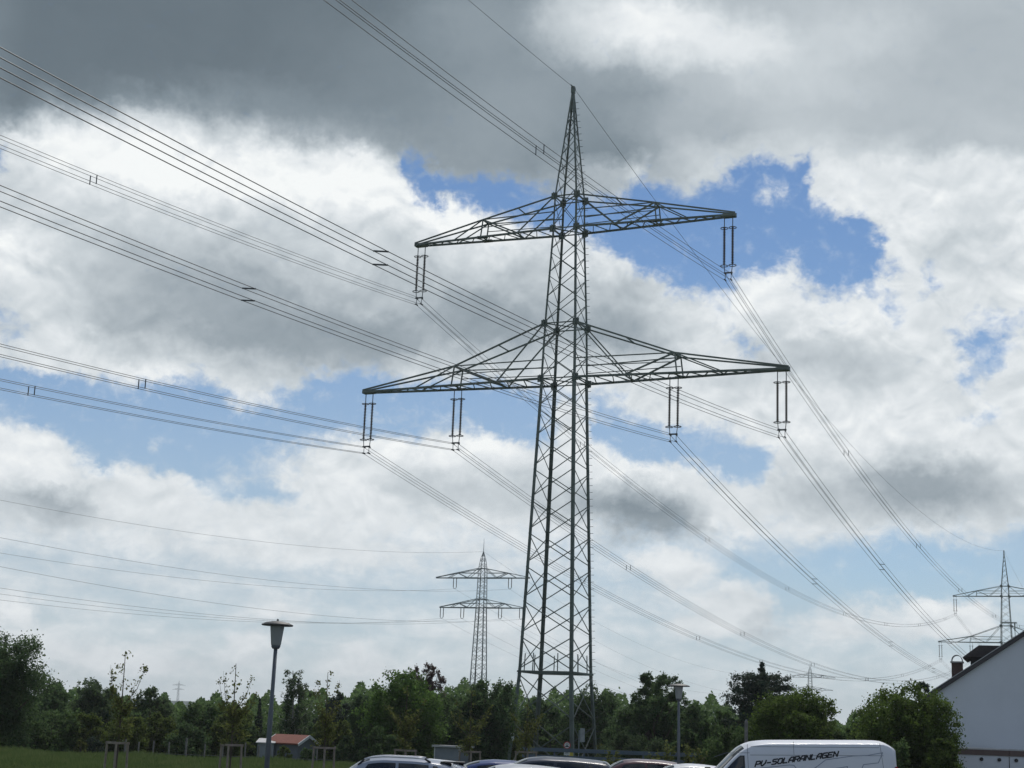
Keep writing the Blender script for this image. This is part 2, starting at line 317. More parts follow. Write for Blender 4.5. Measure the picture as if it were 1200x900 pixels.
class MB:
    """collects vertices and faces of one mesh"""
    def __init__(s): s.v = []; s.f = []; s.m = []
    def add(s, vs, fs, mi=0):
        o = len(s.v); s.v.extend(tuple(map(float, x)) for x in vs)
        s.f.extend([tuple(i + o for i in f) for f in fs]); s.m.extend([mi] * len(fs))
    def box(s, lo, hi, mi=0):
        x0, y0, z0 = lo; x1, y1, z1 = hi
        s.add([(x0,y0,z0),(x1,y0,z0),(x1,y1,z0),(x0,y1,z0),(x0,y0,z1),(x1,y0,z1),(x1,y1,z1),(x0,y1,z1)],
              [(0,3,2,1),(4,5,6,7),(0,1,5,4),(1,2,6,5),(2,3,7,6),(3,0,4,7)], mi)
    def bar(s, a, b, w, h=None, up=(0, 0, 1), mi=0):
        """a bar of rectangular section from a to b"""
        a, b = Vector(a), Vector(b); d = (b - a)
        if d.length < 1e-6: return
        d.normalize(); u = Vector(up)
        if abs(d.dot(u)) > .97: u = Vector((1, 0, 0))
        x = d.cross(u).normalized(); y = x.cross(d).normalized(); h = h or w
        q = [x * w / 2 + y * h / 2, -x * w / 2 + y * h / 2, -x * w / 2 - y * h / 2, x * w / 2 - y * h / 2]
        s.add([a + k for k in q] + [b + k for k in q], [(3,2,1,0),(4,5,6,7),(0,1,5,4),(1,2,6,5),(2,3,7,6),(3,0,4,7)], mi)
    def angle(s, a, b, w, t, e1, e2):
        """an angle section (L) whose flanges run along e1 and e2"""
        a, b, e1, e2 = Vector(a), Vector(b), Vector(e1), Vector(e2)
        q = [Vector((0,0,0)), e1 * w, e1 * w + e2 * t, e1 * t + e2 * t, e1 * t + e2 * w, e2 * w]
        n = 6
        s.add([a + k for k in q] + [b + k for k in q], [tuple(range(n - 1, -1, -1)), tuple(range(n, 2 * n))] + [(i, (i + 1) % n, (i + 1) % n + n, i + n) for i in range(n)])
    def tube(s, pts, r, n=6, cap=True, mi=0):
        pts = [Vector(p) for p in pts]; k = len(pts)
        rr = r if isinstance(r, (list, tuple)) else [r] * k
        vs = []; px = None
        for i, p in enumerate(pts):
            d = (pts[min(i + 1, k - 1)] - pts[max(i - 1, 0)]).normalized()
            if px is None:
                px = d.cross(Vector((0, 0, 1)))
                if px.length < .05: px = d.cross(Vector((1, 0, 0)))
            px = (px - d * px.dot(d)).normalized(); py = d.cross(px)
            for j in range(n):
                a = 2 * math.pi * j / n
                vs.append(p + (px * math.cos(a) + py * math.sin(a)) * rr[i])
        fs = [(i * n + j, i * n + (j + 1) % n, (i + 1) * n + (j + 1) % n, (i + 1) * n + j) for i in range(k - 1) for j in range(n)]
        if cap: fs += [tuple(range(n - 1, -1, -1)), tuple((k - 1) * n + j for j in range(n))]
        s.add(vs, fs, mi)
    def lathe(s, prof, c=(0, 0, 0), n=16, mi=0):
        """profile [(r, z)] turned about the vertical through c"""
        k = len(prof); vs = []
        for r, z in prof:
            for j in range(n):
                a = 2 * math.pi * j / n
                vs.append((c[0] + r * math.cos(a), c[1] + r * math.sin(a), c[2] + z))
        fs = [(i * n + j, i * n + (j + 1) % n, (i + 1) * n + (j + 1) % n, (i + 1) * n + j) for i in range(k - 1) for j in range(n)]
        fs += [tuple(range(n - 1, -1, -1)), tuple((k - 1) * n + j for j in range(n))]
        s.add(vs, fs, mi)
    def torus(s, c, R0, r, n=20, m=6, mi=0):
        vs = []
        for i in range(n):
            a = 2 * math.pi * i / n
            for j in range(m):
                b = 2 * math.pi * j / m
                vs.append((c[0] + (R0 + r * math.cos(b)) * math.cos(a), c[1] + (R0 + r * math.cos(b)) * math.sin(a), c[2] + r * math.sin(b)))
        s.add(vs, [(i * m + j, ((i + 1) % n) * m + j, ((i + 1) % n) * m + (j + 1) % m, i * m + (j + 1) % m) for i in range(n) for j in range(m)], mi)
    def prism(s, poly, y0, y1, mi=0):
        """polygon in x,z pushed from y0 to y1"""
        n = len(poly)
        vs = [(x, y0, z) for x, z in poly] + [(x, y1, z) for x, z in poly]
        s.add(vs, [tuple(range(n)), tuple(range(2 * n - 1, n - 1, -1))] + [((i + 1) % n, i, i + n, (i + 1) % n + n) for i in range(n)], mi)
    def build(s, name, mat, parent=None, smooth=False, loc=None, fix=True):
        me = bpy.data.meshes.new(name); me.from_pydata(s.v, [], s.f)
        for m in (mat if isinstance(mat, (list, tuple)) else [mat]): me.materials.append(m)
        if any(s.m): me.polygons.foreach_set('material_index', s.m)
        if fix:
            bm = bmesh.new(); bm.from_mesh(me); bmesh.ops.recalc_face_normals(bm, faces=bm.faces); bm.to_mesh(me); bm.free()
        if smooth: me.polygons.foreach_set('use_smooth', [True] * len(me.polygons))
        o = bpy.data.objects.new(name, me); COL.objects.link(o)
        if parent: o.parent = parent
        if loc is not None: o.location = loc
        return o

def tag(o, label, cat, group=None):
    o['label'] = label; o['category'] = cat
    if group: o['group'] = group
    return o
def thing(name, label, cat, loc=(0, 0, 0), rotz=0.0, group=None):
    o = bpy.data.objects.new(name, None); COL.objects.link(o)
    o.empty_display_size = .3; o.location = loc; o.rotation_euler = (0, 0, rotz)
    return tag(o, label, cat, group)
def kids(o): return list(o.children)
def dup(o, parent=None):
    c = o.copy(); COL.objects.link(c)
    if parent: c.parent = parent
    for ch in kids(o): dup(ch, c)
    return c

# ------------------------------------------------------------------ materials
def mat(name, col, rough=.6, metal=0.0, var=0.0, vscale=3.0, col2=None, spec=.5, coat=0.0, bump=0.0, trans=0.0):
    m = bpy.data.materials.new(name); m.use_nodes = True
    nt = m.node_tree; b = nt.nodes['Principled BSDF']
    b.inputs['Roughness'].default_value = rough; b.inputs['Metallic'].default_value = metal
    b.inputs['Specular IOR Level'].default_value = spec; b.inputs['Coat Weight'].default_value = coat
    if trans: b.inputs['Transmission Weight'].default_value = trans
    c = (*col, 1)
    b.inputs['Base Color'].default_value = c
    if var or col2 or bump:
        tc = nt.nodes.new('ShaderNodeTexCoord')
        n = nt.nodes.new('ShaderNodeTexNoise'); n.inputs['Scale'].default_value = vscale; n.inputs['Detail'].default_value = 6; n.inputs['Roughness'].default_value = .65
        nt.links.new(tc.outputs['Object'], n.inputs['Vector'])
        if var or col2:
            r = nt.nodes.new('ShaderNodeValToRGB')
            r.color_ramp.elements[0].position = .32; r.color_ramp.elements[1].position = .68
            c2 = col2 or tuple(x * (1 + var) for x in col)
            r.color_ramp.elements[0].color = (*(tuple(x * (1 - var) for x in col)), 1); r.color_ramp.elements[1].color = (*c2, 1)
            nt.links.new(n.outputs[0], r.inputs[0]); nt.links.new(r.outputs[0], b.inputs['Base Color'])
        if bump:
            bp = nt.nodes.new('ShaderNodeBump'); bp.inputs['Strength'].default_value = bump; bp.inputs['Distance'].default_value = .02
            nt.links.new(n.outputs[0], bp.inputs['Height']); nt.links.new(bp.outputs[0], b.inputs['Normal'])
    return m

def leaf_mat(name, cols, trans=.35, spec=.06):
    """foliage: each leaf its own shade, some light through the leaf"""
    m = bpy.data.materials.new(name); m.use_nodes = True
    nt = m.node_tree; N, L = nt.nodes, nt.links; b = N['Principled BSDF']; o = N['Material Output']
    geo = N.new('ShaderNodeNewGeometry'); r = N.new('ShaderNodeValToRGB')
    tc = N.new('ShaderNodeTexCoord'); n = N.new('ShaderNodeTexNoise'); n.inputs['Scale'].default_value = .55; n.inputs['Detail'].default_value = 3
    L.new(tc.outputs['Object'], n.inputs['Vector'])
    mx = N.new('ShaderNodeMath'); mx.operation = 'MULTIPLY_ADD'; L.new(geo.outputs['Random Per Island'], mx.inputs[0]); mx.inputs[1].default_value = .5
    sb = N.new('ShaderNodeMath'); sb.operation = 'MULTIPLY_ADD'; L.new(n.outputs[0], sb.inputs[0]); sb.inputs[1].default_value = 1.4; sb.inputs[2].default_value = -.45
    L.new(sb.outputs[0], mx.inputs[2]); L.new(mx.outputs[0], r.inputs[0])
    e = r.color_ramp.elements
    while len(e) < len(cols): e.new(.5)
    for i, c in enumerate(cols): e[i].position = i / (len(cols) - 1)
    for i, c in enumerate(cols): e[i].color = (*c, 1)
    L.new(r.outputs[0], b.inputs['Base Color']); b.inputs['Roughness'].default_value = .65; b.inputs['Specular IOR Level'].default_value = spec
    t = N.new('ShaderNodeBsdfTranslucent'); L.new(r.outputs[0], t.inputs[0])
    ms = N.new('ShaderNodeMixShader'); ms.inputs[0].default_value = trans
    L.new(b.outputs[0], ms.inputs[1]); L.new(t.outputs[0], ms.inputs[2]); L.new(ms.outputs[0], o.inputs[0])
    return m

M = {}
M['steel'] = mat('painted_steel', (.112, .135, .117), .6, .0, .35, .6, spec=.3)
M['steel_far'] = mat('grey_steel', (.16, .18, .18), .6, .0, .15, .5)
M['galv'] = mat('galvanised_metal', (.30, .32, .33), .5, .4, .2, 4)
M['insul'] = mat('brown_porcelain', (.055, .04, .032), .25, 0, .15, 20)
M['dark_metal'] = mat('dark_fittings', (.08, .085, .09), .5, .3, .1, 10)
M['wire'] = mat('weathered_aluminium_wire', (.09, .095, .10), .6, .3, .1, 1)
M['concrete'] = mat('concrete', (.32, .31, .29), .9, 0, .2, 3, bump=.3)
M['white_plate'] = mat('white_enamel', (.72, .73, .72), .4, 0, .05, 5)
M['yellow_plate'] = mat('yellow_enamel', (.60, .46, .06), .4, 0, .08, 5)
M['bark'] = mat('bark', (.075, .058, .042), .95, 0, .35, 6, bump=.5)
M['birch_bark'] = mat('birch_bark', (.50, .48, .44), .8, 0, 0, 5, col2=(.10, .09, .08))
M['wood'] = mat('weathered_wood', (.24, .20, .16), .85, 0, .25, 5, bump=.3)
# ------------------------------------------------------------------ the lattice pylon of the main line
AL = 0.4105                                   # the line runs 23.5 degrees to the right of the view axis
PY = np.array([4.0032, 116.0, 0.0])           # mast axis
AX = np.array([math.cos(AL), -math.sin(AL), 0.0]); BX = np.array([math.sin(AL), math.cos(AL), 0.0])
BASE_Z = g_ground(116)
SPAN = 320.0
H_LOW, H_UP, H_TOP = CAM_H + 25.868 - BASE_Z, CAM_H + 37.929 - BASE_Z, CAM_H + 49.95 - BASE_Z      # above the mast foot
H_RING, H_LOWTOP, H_UPTOP = CAM_H + 3.886 - BASE_Z, CAM_H + 30.23 - BASE_Z, CAM_H + 40.595 - BASE_Z
L_LOW, L_UP, L_IN = 17.42, 13.38, 8.75
WID = [(0, 2.11 + .0698 * H_RING), (H_RING, 2.11), (H_LOW, 1.404), (H_LOWTOP, 1.294), (H_UP, .985), (H_UPTOP, .94), (H_TOP - .5, .10), (H_TOP, .09)]

def plate_cross(w, h, t=.02):
    """two crossed plates as one closed shape"""
    q = [(w, t), (t, t), (t, w), (-t, w), (-t, t), (-w, t), (-w, -t), (-t, -t), (-t, -w), (t, -w), (t, -t), (w, -t)]
    n = len(q)
    return [(x, y, -h) for x, y in q] + [(x, y, h) for x, y in q], [tuple(range(n - 1, -1, -1)), tuple(range(n, 2 * n))] + [(i, (i + 1) % n, (i + 1) % n + n, i + n) for i in range(n)]

def lattice_pylon(root, wid, nodes, arms, legw, brw, steel, ladder=True, spike=0.0, ring=None, gusset=True):
    """root frame: x along the crossarms, y along the line. nodes: heights of the bracing panels"""
    W = lambda z: float(np.interp(z, [a for a, _ in wid], [b for _, b in wid]))
    cor = lambda z, a, b: Vector((a * W(z), b * W(z), z))
    top = wid[-1][0]
    zs = [z for z, _ in wid]
    for a, b in ((-1, -1), (1, -1), (1, 1), (-1, 1)):
        m = MB()
        for z0, z1 in zip(zs[:-1], zs[1:]):
            w = legw * (1.25 - .80 * z0 / top)
            m.angle(cor(z0, a, b), cor(z1, a, b), w, w * .16, (-a, 0, 0), (0, -b, 0))
        m.build('leg', steel, root)
    m = MB()
    faces = [((-1, -1), (1, -1)), ((1, -1), (1, 1)), ((1, 1), (-1, 1)), ((-1, 1), (-1, -1))]
    for z0, z1 in zip(nodes[:-1], nodes[1:]):
        g = min(.16, .06 * (z1 - z0)); w = brw * (1.1 - .45 * z0 / top)
        for p, q in faces:
            n = Vector((p[0] + q[0], p[1] + q[1], 0)).normalized() * w * .6
            m.bar(cor(z0 + g, *p), cor(z1 - g, *q), w, w * .5, n)
            m.bar(cor(z0 + g, *q) - n * .7, cor(z1 - g, *p) - n * .7, w, w * .5, n)
    for z in sorted({z for z, *_ in [(a[0],) for a in arms] + [(a[1],) for a in arms]}):
        for p, q in faces: m.bar(cor(z, *p), cor(z, *q), brw * 1.1)
        m.bar(cor(z, -1, -1), cor(z, 1, 1), brw); m.bar(cor(z - .02, 1, -1), cor(z - .02, -1, 1), brw)
    m.build('lattice_bracing', steel, root)
    if gusset:
        g0 = None
        for z in sorted({a[0] for a in arms} | {a[1] for a in arms}):
            for a, b in ((-1, -1), (1, -1), (1, 1), (-1, 1)):
                if g0 is None:
                    m = MB(); m.add(*plate_cross(.25, .27)); g0 = m.build('gusset_plate', steel, root); o = g0
                else:
                    o = g0.copy(); COL.objects.link(o)
                o.location = cor(z, a, b)
    for (zb, zt, L, tn, hn, lace, cw) in arms:
        m = MB(); wb, wt = W(zb), W(zt)
        for sx in (-1, 1):
            tip = 0.20
            def lo(t, b): return Vector((sx * (wb + (L - wb) * t), b * (wb + (tip - wb) * t), zb))
            def hi(t, b):
                if t <= tn: k = t / tn; return Vector((sx * (wb + (L - wb) * t), b * (wt + (abs(lo(tn, 1).y) * .95 - wt) * k), zt + (zb + hn - zt) * k))
                k = (t - tn) / (1 - tn); return Vector((sx * (wb + (L - wb) * t), b * (abs(lo(tn, 1).y) * .95 * (1 - k) + tip * k), zb + hn + (.16 - hn) * k))
            for b in (-1, 1):
                m.bar(lo(0, b), lo(1, b), cw, cw)
                m.bar(Vector((sx * wt, b * wt, zt)), hi(tn, b), cw * .72); m.bar(hi(tn, b), hi(1, b), cw * .72)
                t1 = tn * .5; t2 = tn + (1 - tn) * .42
                m.bar(Vector((sx * wt, b * wt, zt)), lo(t1, b), cw * .6)
                m.bar(hi(tn, b), lo(t1, b), cw * .75)
                if lace > 8:
                    m.bar(hi(tn, b), lo(tn + .012, b), cw * .6)
                m.bar(hi(tn, b), lo(t2, b), cw * .55)
                zc = zb + hn * .95
                m.bar(hi(tn, b), Vector((sx * W(zc), b * W(zc), zc)), cw * .5)
                if lace > 8:
                    zc = zb + hn * .55
                    m.bar(Vector((sx * W(zc), b * W(zc), zc)), hi(tn, b) + Vector((0, 0, -hn * .45)), cw * .38)
            m.bar(hi(tn, -1), hi(tn, 1), cw * .8); m.bar(hi(tn * .5, -1), hi(tn * .5, 1), cw * .5)
            for i in range(lace):
                s_ = 1 if i % 2 else -1
                m.bar(lo(i / lace, s_), lo((i + 1) / lace, -s_), cw * .42)
            for t in (tn, tn * .5):
                m.bar(lo(t, -1), lo(t, 1), cw * .6)
            if gusset:
                c = lo(tn, 1); m.box((min(c.x - .4, c.x + .4), -c.y - .12, zb - .07), (max(c.x - .4, c.x + .4), -c.y + .25, zb + .07)); m.box((c.x - .4, c.y - .25, zb - .07), (c.x + .4, c.y + .12, zb + .07))
            e = lo(1, 0)
            m.box((min(e.x, e.x - sx * .95), -.27, zb - .12), (max(e.x, e.x - sx * .95), .27, zb + .12))
        m.build('lattice_crossarm', steel, root)
    if ring:
        m = MB(); z = ring
        for p, q in faces:
            m.bar(cor(z, *p), cor(z, *q), .17, .14)
            for k in (.27, .73):
                a = cor(z, *p).lerp(cor(z, *q), k); zz = z + 1.35
                b_ = cor(zz, *p).lerp(cor(zz, *q), k); m.bar(a, b_, .06)
        mids = [cor(z, *p).lerp(cor(z, *q), .5) for p, q in faces]
        for i in range(4): m.bar(mids[i] - Vector((0, 0, .02)), mids[(i + 1) % 4] - Vector((0, 0, .02)), .11)
        m.build('lattice_ring_beam', steel, root)
    if ladder:
        s0 = None; z = 3.2
        while z < top - 1.2:
            if s0 is None:
                m = MB(); m.bar((0, 0, 0), (.24, .02, 0), .028); s0 = m.build('step_bolt', M['dark_metal'], root); o = s0
            else:
                o = s0.copy(); COL.objects.link(o)
            o.location = cor(z, 1, 1); z += .52
    m = MB()
    if spike:
        m.tube([(0, 0, top - .3), (0, 0, top + spike)], [.09, .03], 6); m.build('lightning_rod', steel, root)
    else:
        m.box((-.14, -.14, top - .5), (.14, .14, top + .05)); m.bar((0, -.5, top + .02), (0, .5, top + .02), .07); m.build('mast_cap', steel, root)
    return W, cor

def panel_nodes(parts):
    z = []
    for a, b, n, ratio in parts:
        r = np.geomspace(1, ratio, n); h = (b - a) * r / r.sum(); z += list(a + np.concatenate([[0], np.cumsum(h)[:-1]]))
    return z + [parts[-1][1]]

NODES = panel_nodes([(.4, H_RING, 2, .9), (H_RING, H_LOW, 9, .84), (H_LOW, H_LOWTOP, 2, .95), (H_LOWTOP, H_UP, 4, .9), (H_UP, H_UPTOP, 1, 1), (H_UPTOP, H_TOP - .6, 7, .45)])
ARMS = [(H_LOW, H_LOWTOP, L_LOW, .475, 1.55, 22, .155), (H_UP, H_UPTOP, L_UP, .50, 1.45, 18, .14)]
pylon = thing('lattice_pylon', 'tall dark green steel lattice pylon standing behind the parked cars, the largest one', 'pylon', (PY[0], PY[1], BASE_Z), -AL, 'lattice pylons of the main power line')
lattice_pylon(pylon, WID, NODES, ARMS, .205, .072, M['steel'], ring=H_RING)
m = MB()
_w0 = WID[0][1]
for a, b in ((-1, -1), (1, -1), (1, 1), (-1, 1)):
    m = MB(); m.lathe([(.55, -.3), (.55, .35), (.42, .5)], (a * _w0, b * _w0, 0), 14); m.build('concrete_footing', M['concrete'], pylon)
# small plates bolted to the legs, seen near the ground
_cw = lambda z, a, b: Vector((a * np.interp(z, [q for q, _ in WID], [w for _, w in WID]), b * np.interp(z, [q for q, _ in WID], [w for _, w in WID]), z))
m = MB(); c = _cw(3.1, -1, -1); m.box((c.x + .02, c.y - .10, c.z - .28), (c.x + .36, c.y - .04, c.z + .28)); m.build('number_plate', M['white_plate'], pylon)
m = MB(); c = _cw(2.0, 1, -1); m.box((c.x - .30, c.y - .12, c.z - .2), (c.x + .02, c.y - .05, c.z + .2)); m.build('warning_plate', M['yellow_plate'], pylon)

# the next pylon along the line: the same mast, half hidden by the house
far_pylon = dup(pylon)
for ch in kids(far_pylon):
    if ch.name.startswith('step_bolt') or ch.name.startswith('warning_plate'): bpy.data.objects.remove(ch)
far_pylon.location = (PY[0] + BX[0] * SPAN, PY[1] + BX[1] * SPAN, BASE_Z)
far_pylon['label'] = 'distant dark lattice pylon rising behind the sloping house roof, antenna bracket on its mast'
m = MB(); z = H_LOW + 5.2                     # antenna bracket on its body
m.bar((-1.3, -1.4, z), (2.6, -1.4, z), .16); m.bar((-1.3, 1.4, z), (2.6, 1.4, z), .16); m.bar((2.6, -1.4, z), (2.6, 1.4, z), .16)
m.bar((2.3, -1.4, z), (2.3, -1.4, z - 6.6), .14); m.bar((1.2, -1.4, z - 6.0), (2.6, -1.4, z - 6.0), .12)
m.box((2.15, -1.65, z - 2.2), (2.45, -1.42, z - .2))
m.build('antenna_bracket', M['steel'], far_pylon)

# ------------------------------------------------------------------ insulators
INS = 4.35                                     # arm to yoke
def insulator_parts(root, k=1.0):
    for sx in (-.32, .32):
        m = MB(); m.tube([(sx, 0, .02), (sx, 0, -.80)], .035, 6); m.build('suspension_link', M['dark_metal'], root)
        prof = []; z = -.78
        while z > -3.78:
            prof += [(.052, z), (.112, z - .03), (.112, z - .05), (.052, z - .085)]; z -= .125
        m = MB(); m.lathe(prof, (sx, 0, 0), 10); m.build('insulator_rod', M['insul'], root)
        for z in (-.86, -3.80):
            m = MB(); m.torus((sx, 0, z), .27, .032, 20, 6); m.build('grading_ring', M['dark_metal'], root)
        m = MB(); m.tube([(sx, 0, -3.7), (sx * .8, 0, -INS)], .03, 6); m.build('lower_link', M['dark_metal'], root)
    m = MB(); m.bar((-.33, 0, -INS), (.33, 0, -INS), .07, .11); m.build('yoke_plate', M['dark_metal'], root)
    for sx in (-.225, .225):
        m = MB(); m.bar((sx, 0, -INS), (sx, 0, -INS - .62), .035)
        for dz in (.08, .58): m.tube([(sx, -.22, -INS - dz + .02), (sx, 0, -INS - dz + .06), (sx, .22, -INS - dz + .02)], .05, 6)
        m.build('suspension_clamp', M['dark_metal'], root)

HANG = [('upper', -L_UP + .55, H_UP), ('upper', L_UP - .55, H_UP), ('outer', -L_LOW + .55, H_LOW), ('inner', -L_IN - .22, H_LOW), ('inner', L_IN, H_LOW), ('outer', L_LOW - .55, H_LOW)]
WORD = ['twin insulator strings hanging from the left tip of the tall pylon\'s upper arm',
        'twin insulator strings hanging from the right tip of the tall pylon\'s upper arm',
        'twin insulator strings hanging from the left tip of the tall pylon\'s lower arm',
        'twin insulator strings halfway along the left half of the tall pylon\'s lower arm',
        'twin insulator strings halfway along the right half of the tall pylon\'s lower arm',
        'twin insulator strings hanging from the right tip of the tall pylon\'s lower arm']
proto = None
def hang_at(base, x, h): return base + AX * x + np.array([0, 0, BASE_Z + h])
for i, (_, x, h) in enumerate(HANG):
    if proto is None:
        proto = thing('suspension_insulator', WORD[0], 'insulator', hang_at(PY, x, h - .1), -AL, 'insulators of the main power line')
        insulator_parts(proto); o = proto
    else:
        o = dup(proto); o.location = hang_at(PY, x, h - .1); o['label'] = WORD[i]
FAR = PY + BX * SPAN
for i, lab in ((0, 'twin insulator strings under the upper arm of the distant pylon behind the house'),
               (2, 'twin insulator strings at the lower arm tip of the distant pylon, above the chimney'),
               (3, 'twin insulator strings on the distant pylon, just over the dormer roof')):
    o = dup(proto); o.location = hang_at(FAR, HANG[i][1], HANG[i][2] - .1); o['label'] = lab

# ------------------------------------------------------------------ conductors
CURV = 4.4e-4
def span_pts(P0, P1, n, sag):
    t = np.linspace(0, 1, n)
    q = P0[None] * (1 - t)[:, None] + P1[None] * t[:, None]
    q[:, 2] -= 4 * sag * t * (1 - t)
    return q
def back_pts(P0, n, m_, length=190.0):
    u = np.linspace(length, 0, n)
    q = P0[None] - BX[None] * u[:, None]
    q[:, 2] += m_ * u + CURV * u * u
    return q
BLAB = ['bundle of four wires clamped under the left tip of the pylon\'s upper arm',
        'bundle of four wires clamped under the right tip of the pylon\'s upper arm',
        'lowest bundle of four wires, clamped under the left tip of the lower arm',
        'bundle of four wires clamped under the inner left insulator of the lower arm',
        'bundle of four wires clamped under the inner right insulator of the lower arm',
        'bundle of four wires clamped under the right tip of the lower arm']
BACK_M = [-.1122, -.1130, -.1065, -.1085, -.1052, -.1076]
FWD_SAG = [11.6, 11.8, 10.6, 10.9, 11.4, 12.0]
SPAC_B = [[41, 68], [37, 66], [39.6, 75], [40, 71], [57, 88], [61, 88]]
for i, (_, x, h) in enumerate(HANG):
    P0 = hang_at(PY, x, h - .1 - INS - .33); P1 = hang_at(FAR, x, h - .1 - INS - .33); P2 = P1 + BX * 160 + np.array([0, 0, -10.5])
    b = thing('conductor_bundle', BLAB[i], 'power line', tuple(P0), 0, 'conductor bundles of the main power line')
    bk = back_pts(P0, 40, BACK_M[i]); fw = span_pts(P0, P1, 70, FWD_SAG[i]); f2 = P1[None] + (P2 - P1)[None] * np.linspace(0, 1, 20)[:, None]; f2[:, 2] -= 6 * np.linspace(0, 1, 20) * (1 - np.linspace(0, 1, 20))
    path = np.concatenate([bk[:-1], fw, f2[1:]]) - P0
    for ox in (-.225, .225):
        for oz in (-.25, .25):
            m = MB(); m.tube([p + AX * ox + np.array([0, 0, oz]) for p in path], .0168, 5); m.build('conductor', M['wire'], b, fix=False)
    def path_at(u):
        s = (path @ BX); k = np.interp(u, s, np.arange(len(s))); k0 = int(k); t = k - k0
        return path[k0] * (1 - t) + path[min(k0 + 1, len(path) - 1)] * t
    for u in [-q for q in SPAC_B[i]] + [38 + 6 * i % 14, 84 + 5 * i % 12, 128, 172, 214, 258, 300]:
        c = path_at(u)
        for k in (-1, 1):                      # a spacer is a pair of rods: upright on some bundles, lying across on the others
            m = MB()
            if i in (1, 0, 2, 3): m.bar(c + AX * .225 * k + np.array([0, 0, -.27]), c + AX * .225 * k + np.array([0, 0, .27]), .05)
            else: m.bar(c - AX * .25 + np.array([0, 0, .25 * k]) - BX * .12, c + AX * .25 + np.array([0, 0, .25 * k]) + BX * .12, .05)
            m.build('spacer', M['dark_metal'], b)
P0 = np.array([PY[0], PY[1], BASE_Z + H_TOP + .02]); P1 = np.array([FAR[0], FAR[1], BASE_Z + H_TOP + .02])
path = np.concatenate([back_pts(P0, 40, -.099)[:-1], span_pts(P0, P1, 60, 9.6), span_pts(P1, P1 + BX * 320, 30, 9.6)[1:]]) - P0
m = MB(); m.tube(list(path), .018, 5); o = m.build('earth_wire', M['wire'], None, fix=False, loc=tuple(P0))
tag(o, 'single thin wire running over the very tip of the tall pylon', 'power line')
# ------------------------------------------------------------------ the second line, far away: two smaller pylons
FH = R(20.9)
FA = np.array([math.cos(FH), -math.sin(FH), 0.]); FB = np.array([math.sin(FH), math.cos(FH), 0.])
FP = at(558.5, 848, 400.); FP[2] = -1.4
FT = 47.4
FW = [(0, 2.15), (17.1, 1.62), (33.0, 1.13), (40.6, .97), (43.0, .9), (45.6, .55), (FT - .2, .12), (FT, .1)]
fn = panel_nodes([(.3, 17.1, 6, .85), (17.1, 33.0, 8, .8), (33.0, 40.6, 5, .95), (40.6, 43.0, 1, 1), (43, FT - .5, 3, .7)])
mid_pylon = thing('lattice_pylon', 'pale mid-distance pylon with lightning rod seen just left of the tall one', 'pylon', FP, -FH, 'pylons of the second power line')
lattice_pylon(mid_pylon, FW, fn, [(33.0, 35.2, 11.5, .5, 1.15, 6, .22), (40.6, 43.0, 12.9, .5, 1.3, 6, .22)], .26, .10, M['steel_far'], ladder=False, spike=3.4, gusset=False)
P3 = at(949.6, 863, 850.); P3[2] = -1.4
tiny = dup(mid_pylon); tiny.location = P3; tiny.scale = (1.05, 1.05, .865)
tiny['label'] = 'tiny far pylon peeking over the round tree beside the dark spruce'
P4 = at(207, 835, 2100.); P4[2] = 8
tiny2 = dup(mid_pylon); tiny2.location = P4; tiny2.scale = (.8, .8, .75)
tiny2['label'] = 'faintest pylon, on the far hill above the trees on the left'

def hairpin(root):
    for sx in (-.42, .42):
        m = MB(); m.tube([(sx, 0, 0), (sx, 0, -2.3)], .10, 6); m.build('insulator_rod', M['insul'], root)
    m = MB(); m.tube([(-.42, 0, -2.25), (-.3, 0, -2.55), (0, 0, -2.7), (.3, 0, -2.55), (.42, 0, -2.25)], .07, 6); m.build('yoke', M['dark_metal'], root)
FHANG = [(-7.6, 40.6), (7.6, 40.6), (-10.9, 33.0), (-5.2, 33.0), (5.2, 33.0), (10.9, 33.0)]
FLAB = ['hairpin insulator under the left half of the mid-distance pylon\'s upper arm', 'hairpin insulator under the right half of the mid-distance pylon\'s upper arm',
        'hairpin insulator at the left tip of the mid-distance pylon\'s lower arm', 'inner left hairpin insulator of the mid-distance pylon\'s lower arm',
        'inner right hairpin insulator of the mid-distance pylon\'s lower arm', 'hairpin insulator at the right tip of the mid-distance pylon\'s lower arm, against the tall mast']
pr = None
for i, (x, h) in enumerate(FHANG):
    loc = FP + FA * x + np.array([0, 0, h - .1])
    if pr is None:
        pr = thing('hairpin_insulator', FLAB[0], 'insulator', loc, -FH, 'insulators of the second power line'); hairpin(pr); o = pr
    else:
        o = dup(pr); o.location = loc; o['label'] = FLAB[i]
FWL = ['second highest of the faint far wires crossing the sky on the left', 'third highest of the faint far wires, ending under the mid pylon\'s upper arm',
       'lowest of the faint far wires on the left, just above the street lamp head', 'second lowest of the faint far wires on the left', 'third lowest of the faint far wires on the left', 'fourth lowest of the faint far wires on the left']
EDGE_V = [648, 630, 703, 696, 689, 664]
def far_wire(Pa, Pb, vedge, lab, r):
    n = FA; d = ray(0, vedge); c = np.array([0, 0, CAM_H])
    t = ((Pa - c) @ n) / (d @ n); Q = c + d * t; uu = -(Q - Pa) @ FB; cc = 3.0e-4
    mm = (Q[2] - Pa[2] - cc * uu * uu) / uu
    u = np.linspace(uu + 70, 0, 40)
    bk = Pa[None] - FB[None] * u[:, None]; bk[:, 2] += mm * u + cc * u * u
    fw = span_pts(Pa, Pb, 50, 15.0)
    m = MB(); m.tube(list(np.concatenate([bk[:-1], fw]) - Pa), r, 4)
    o = m.build('distant_wire', M['wire'], None, fix=False, loc=tuple(Pa))
    tag(o, lab, 'power line', 'wires of the second power line')
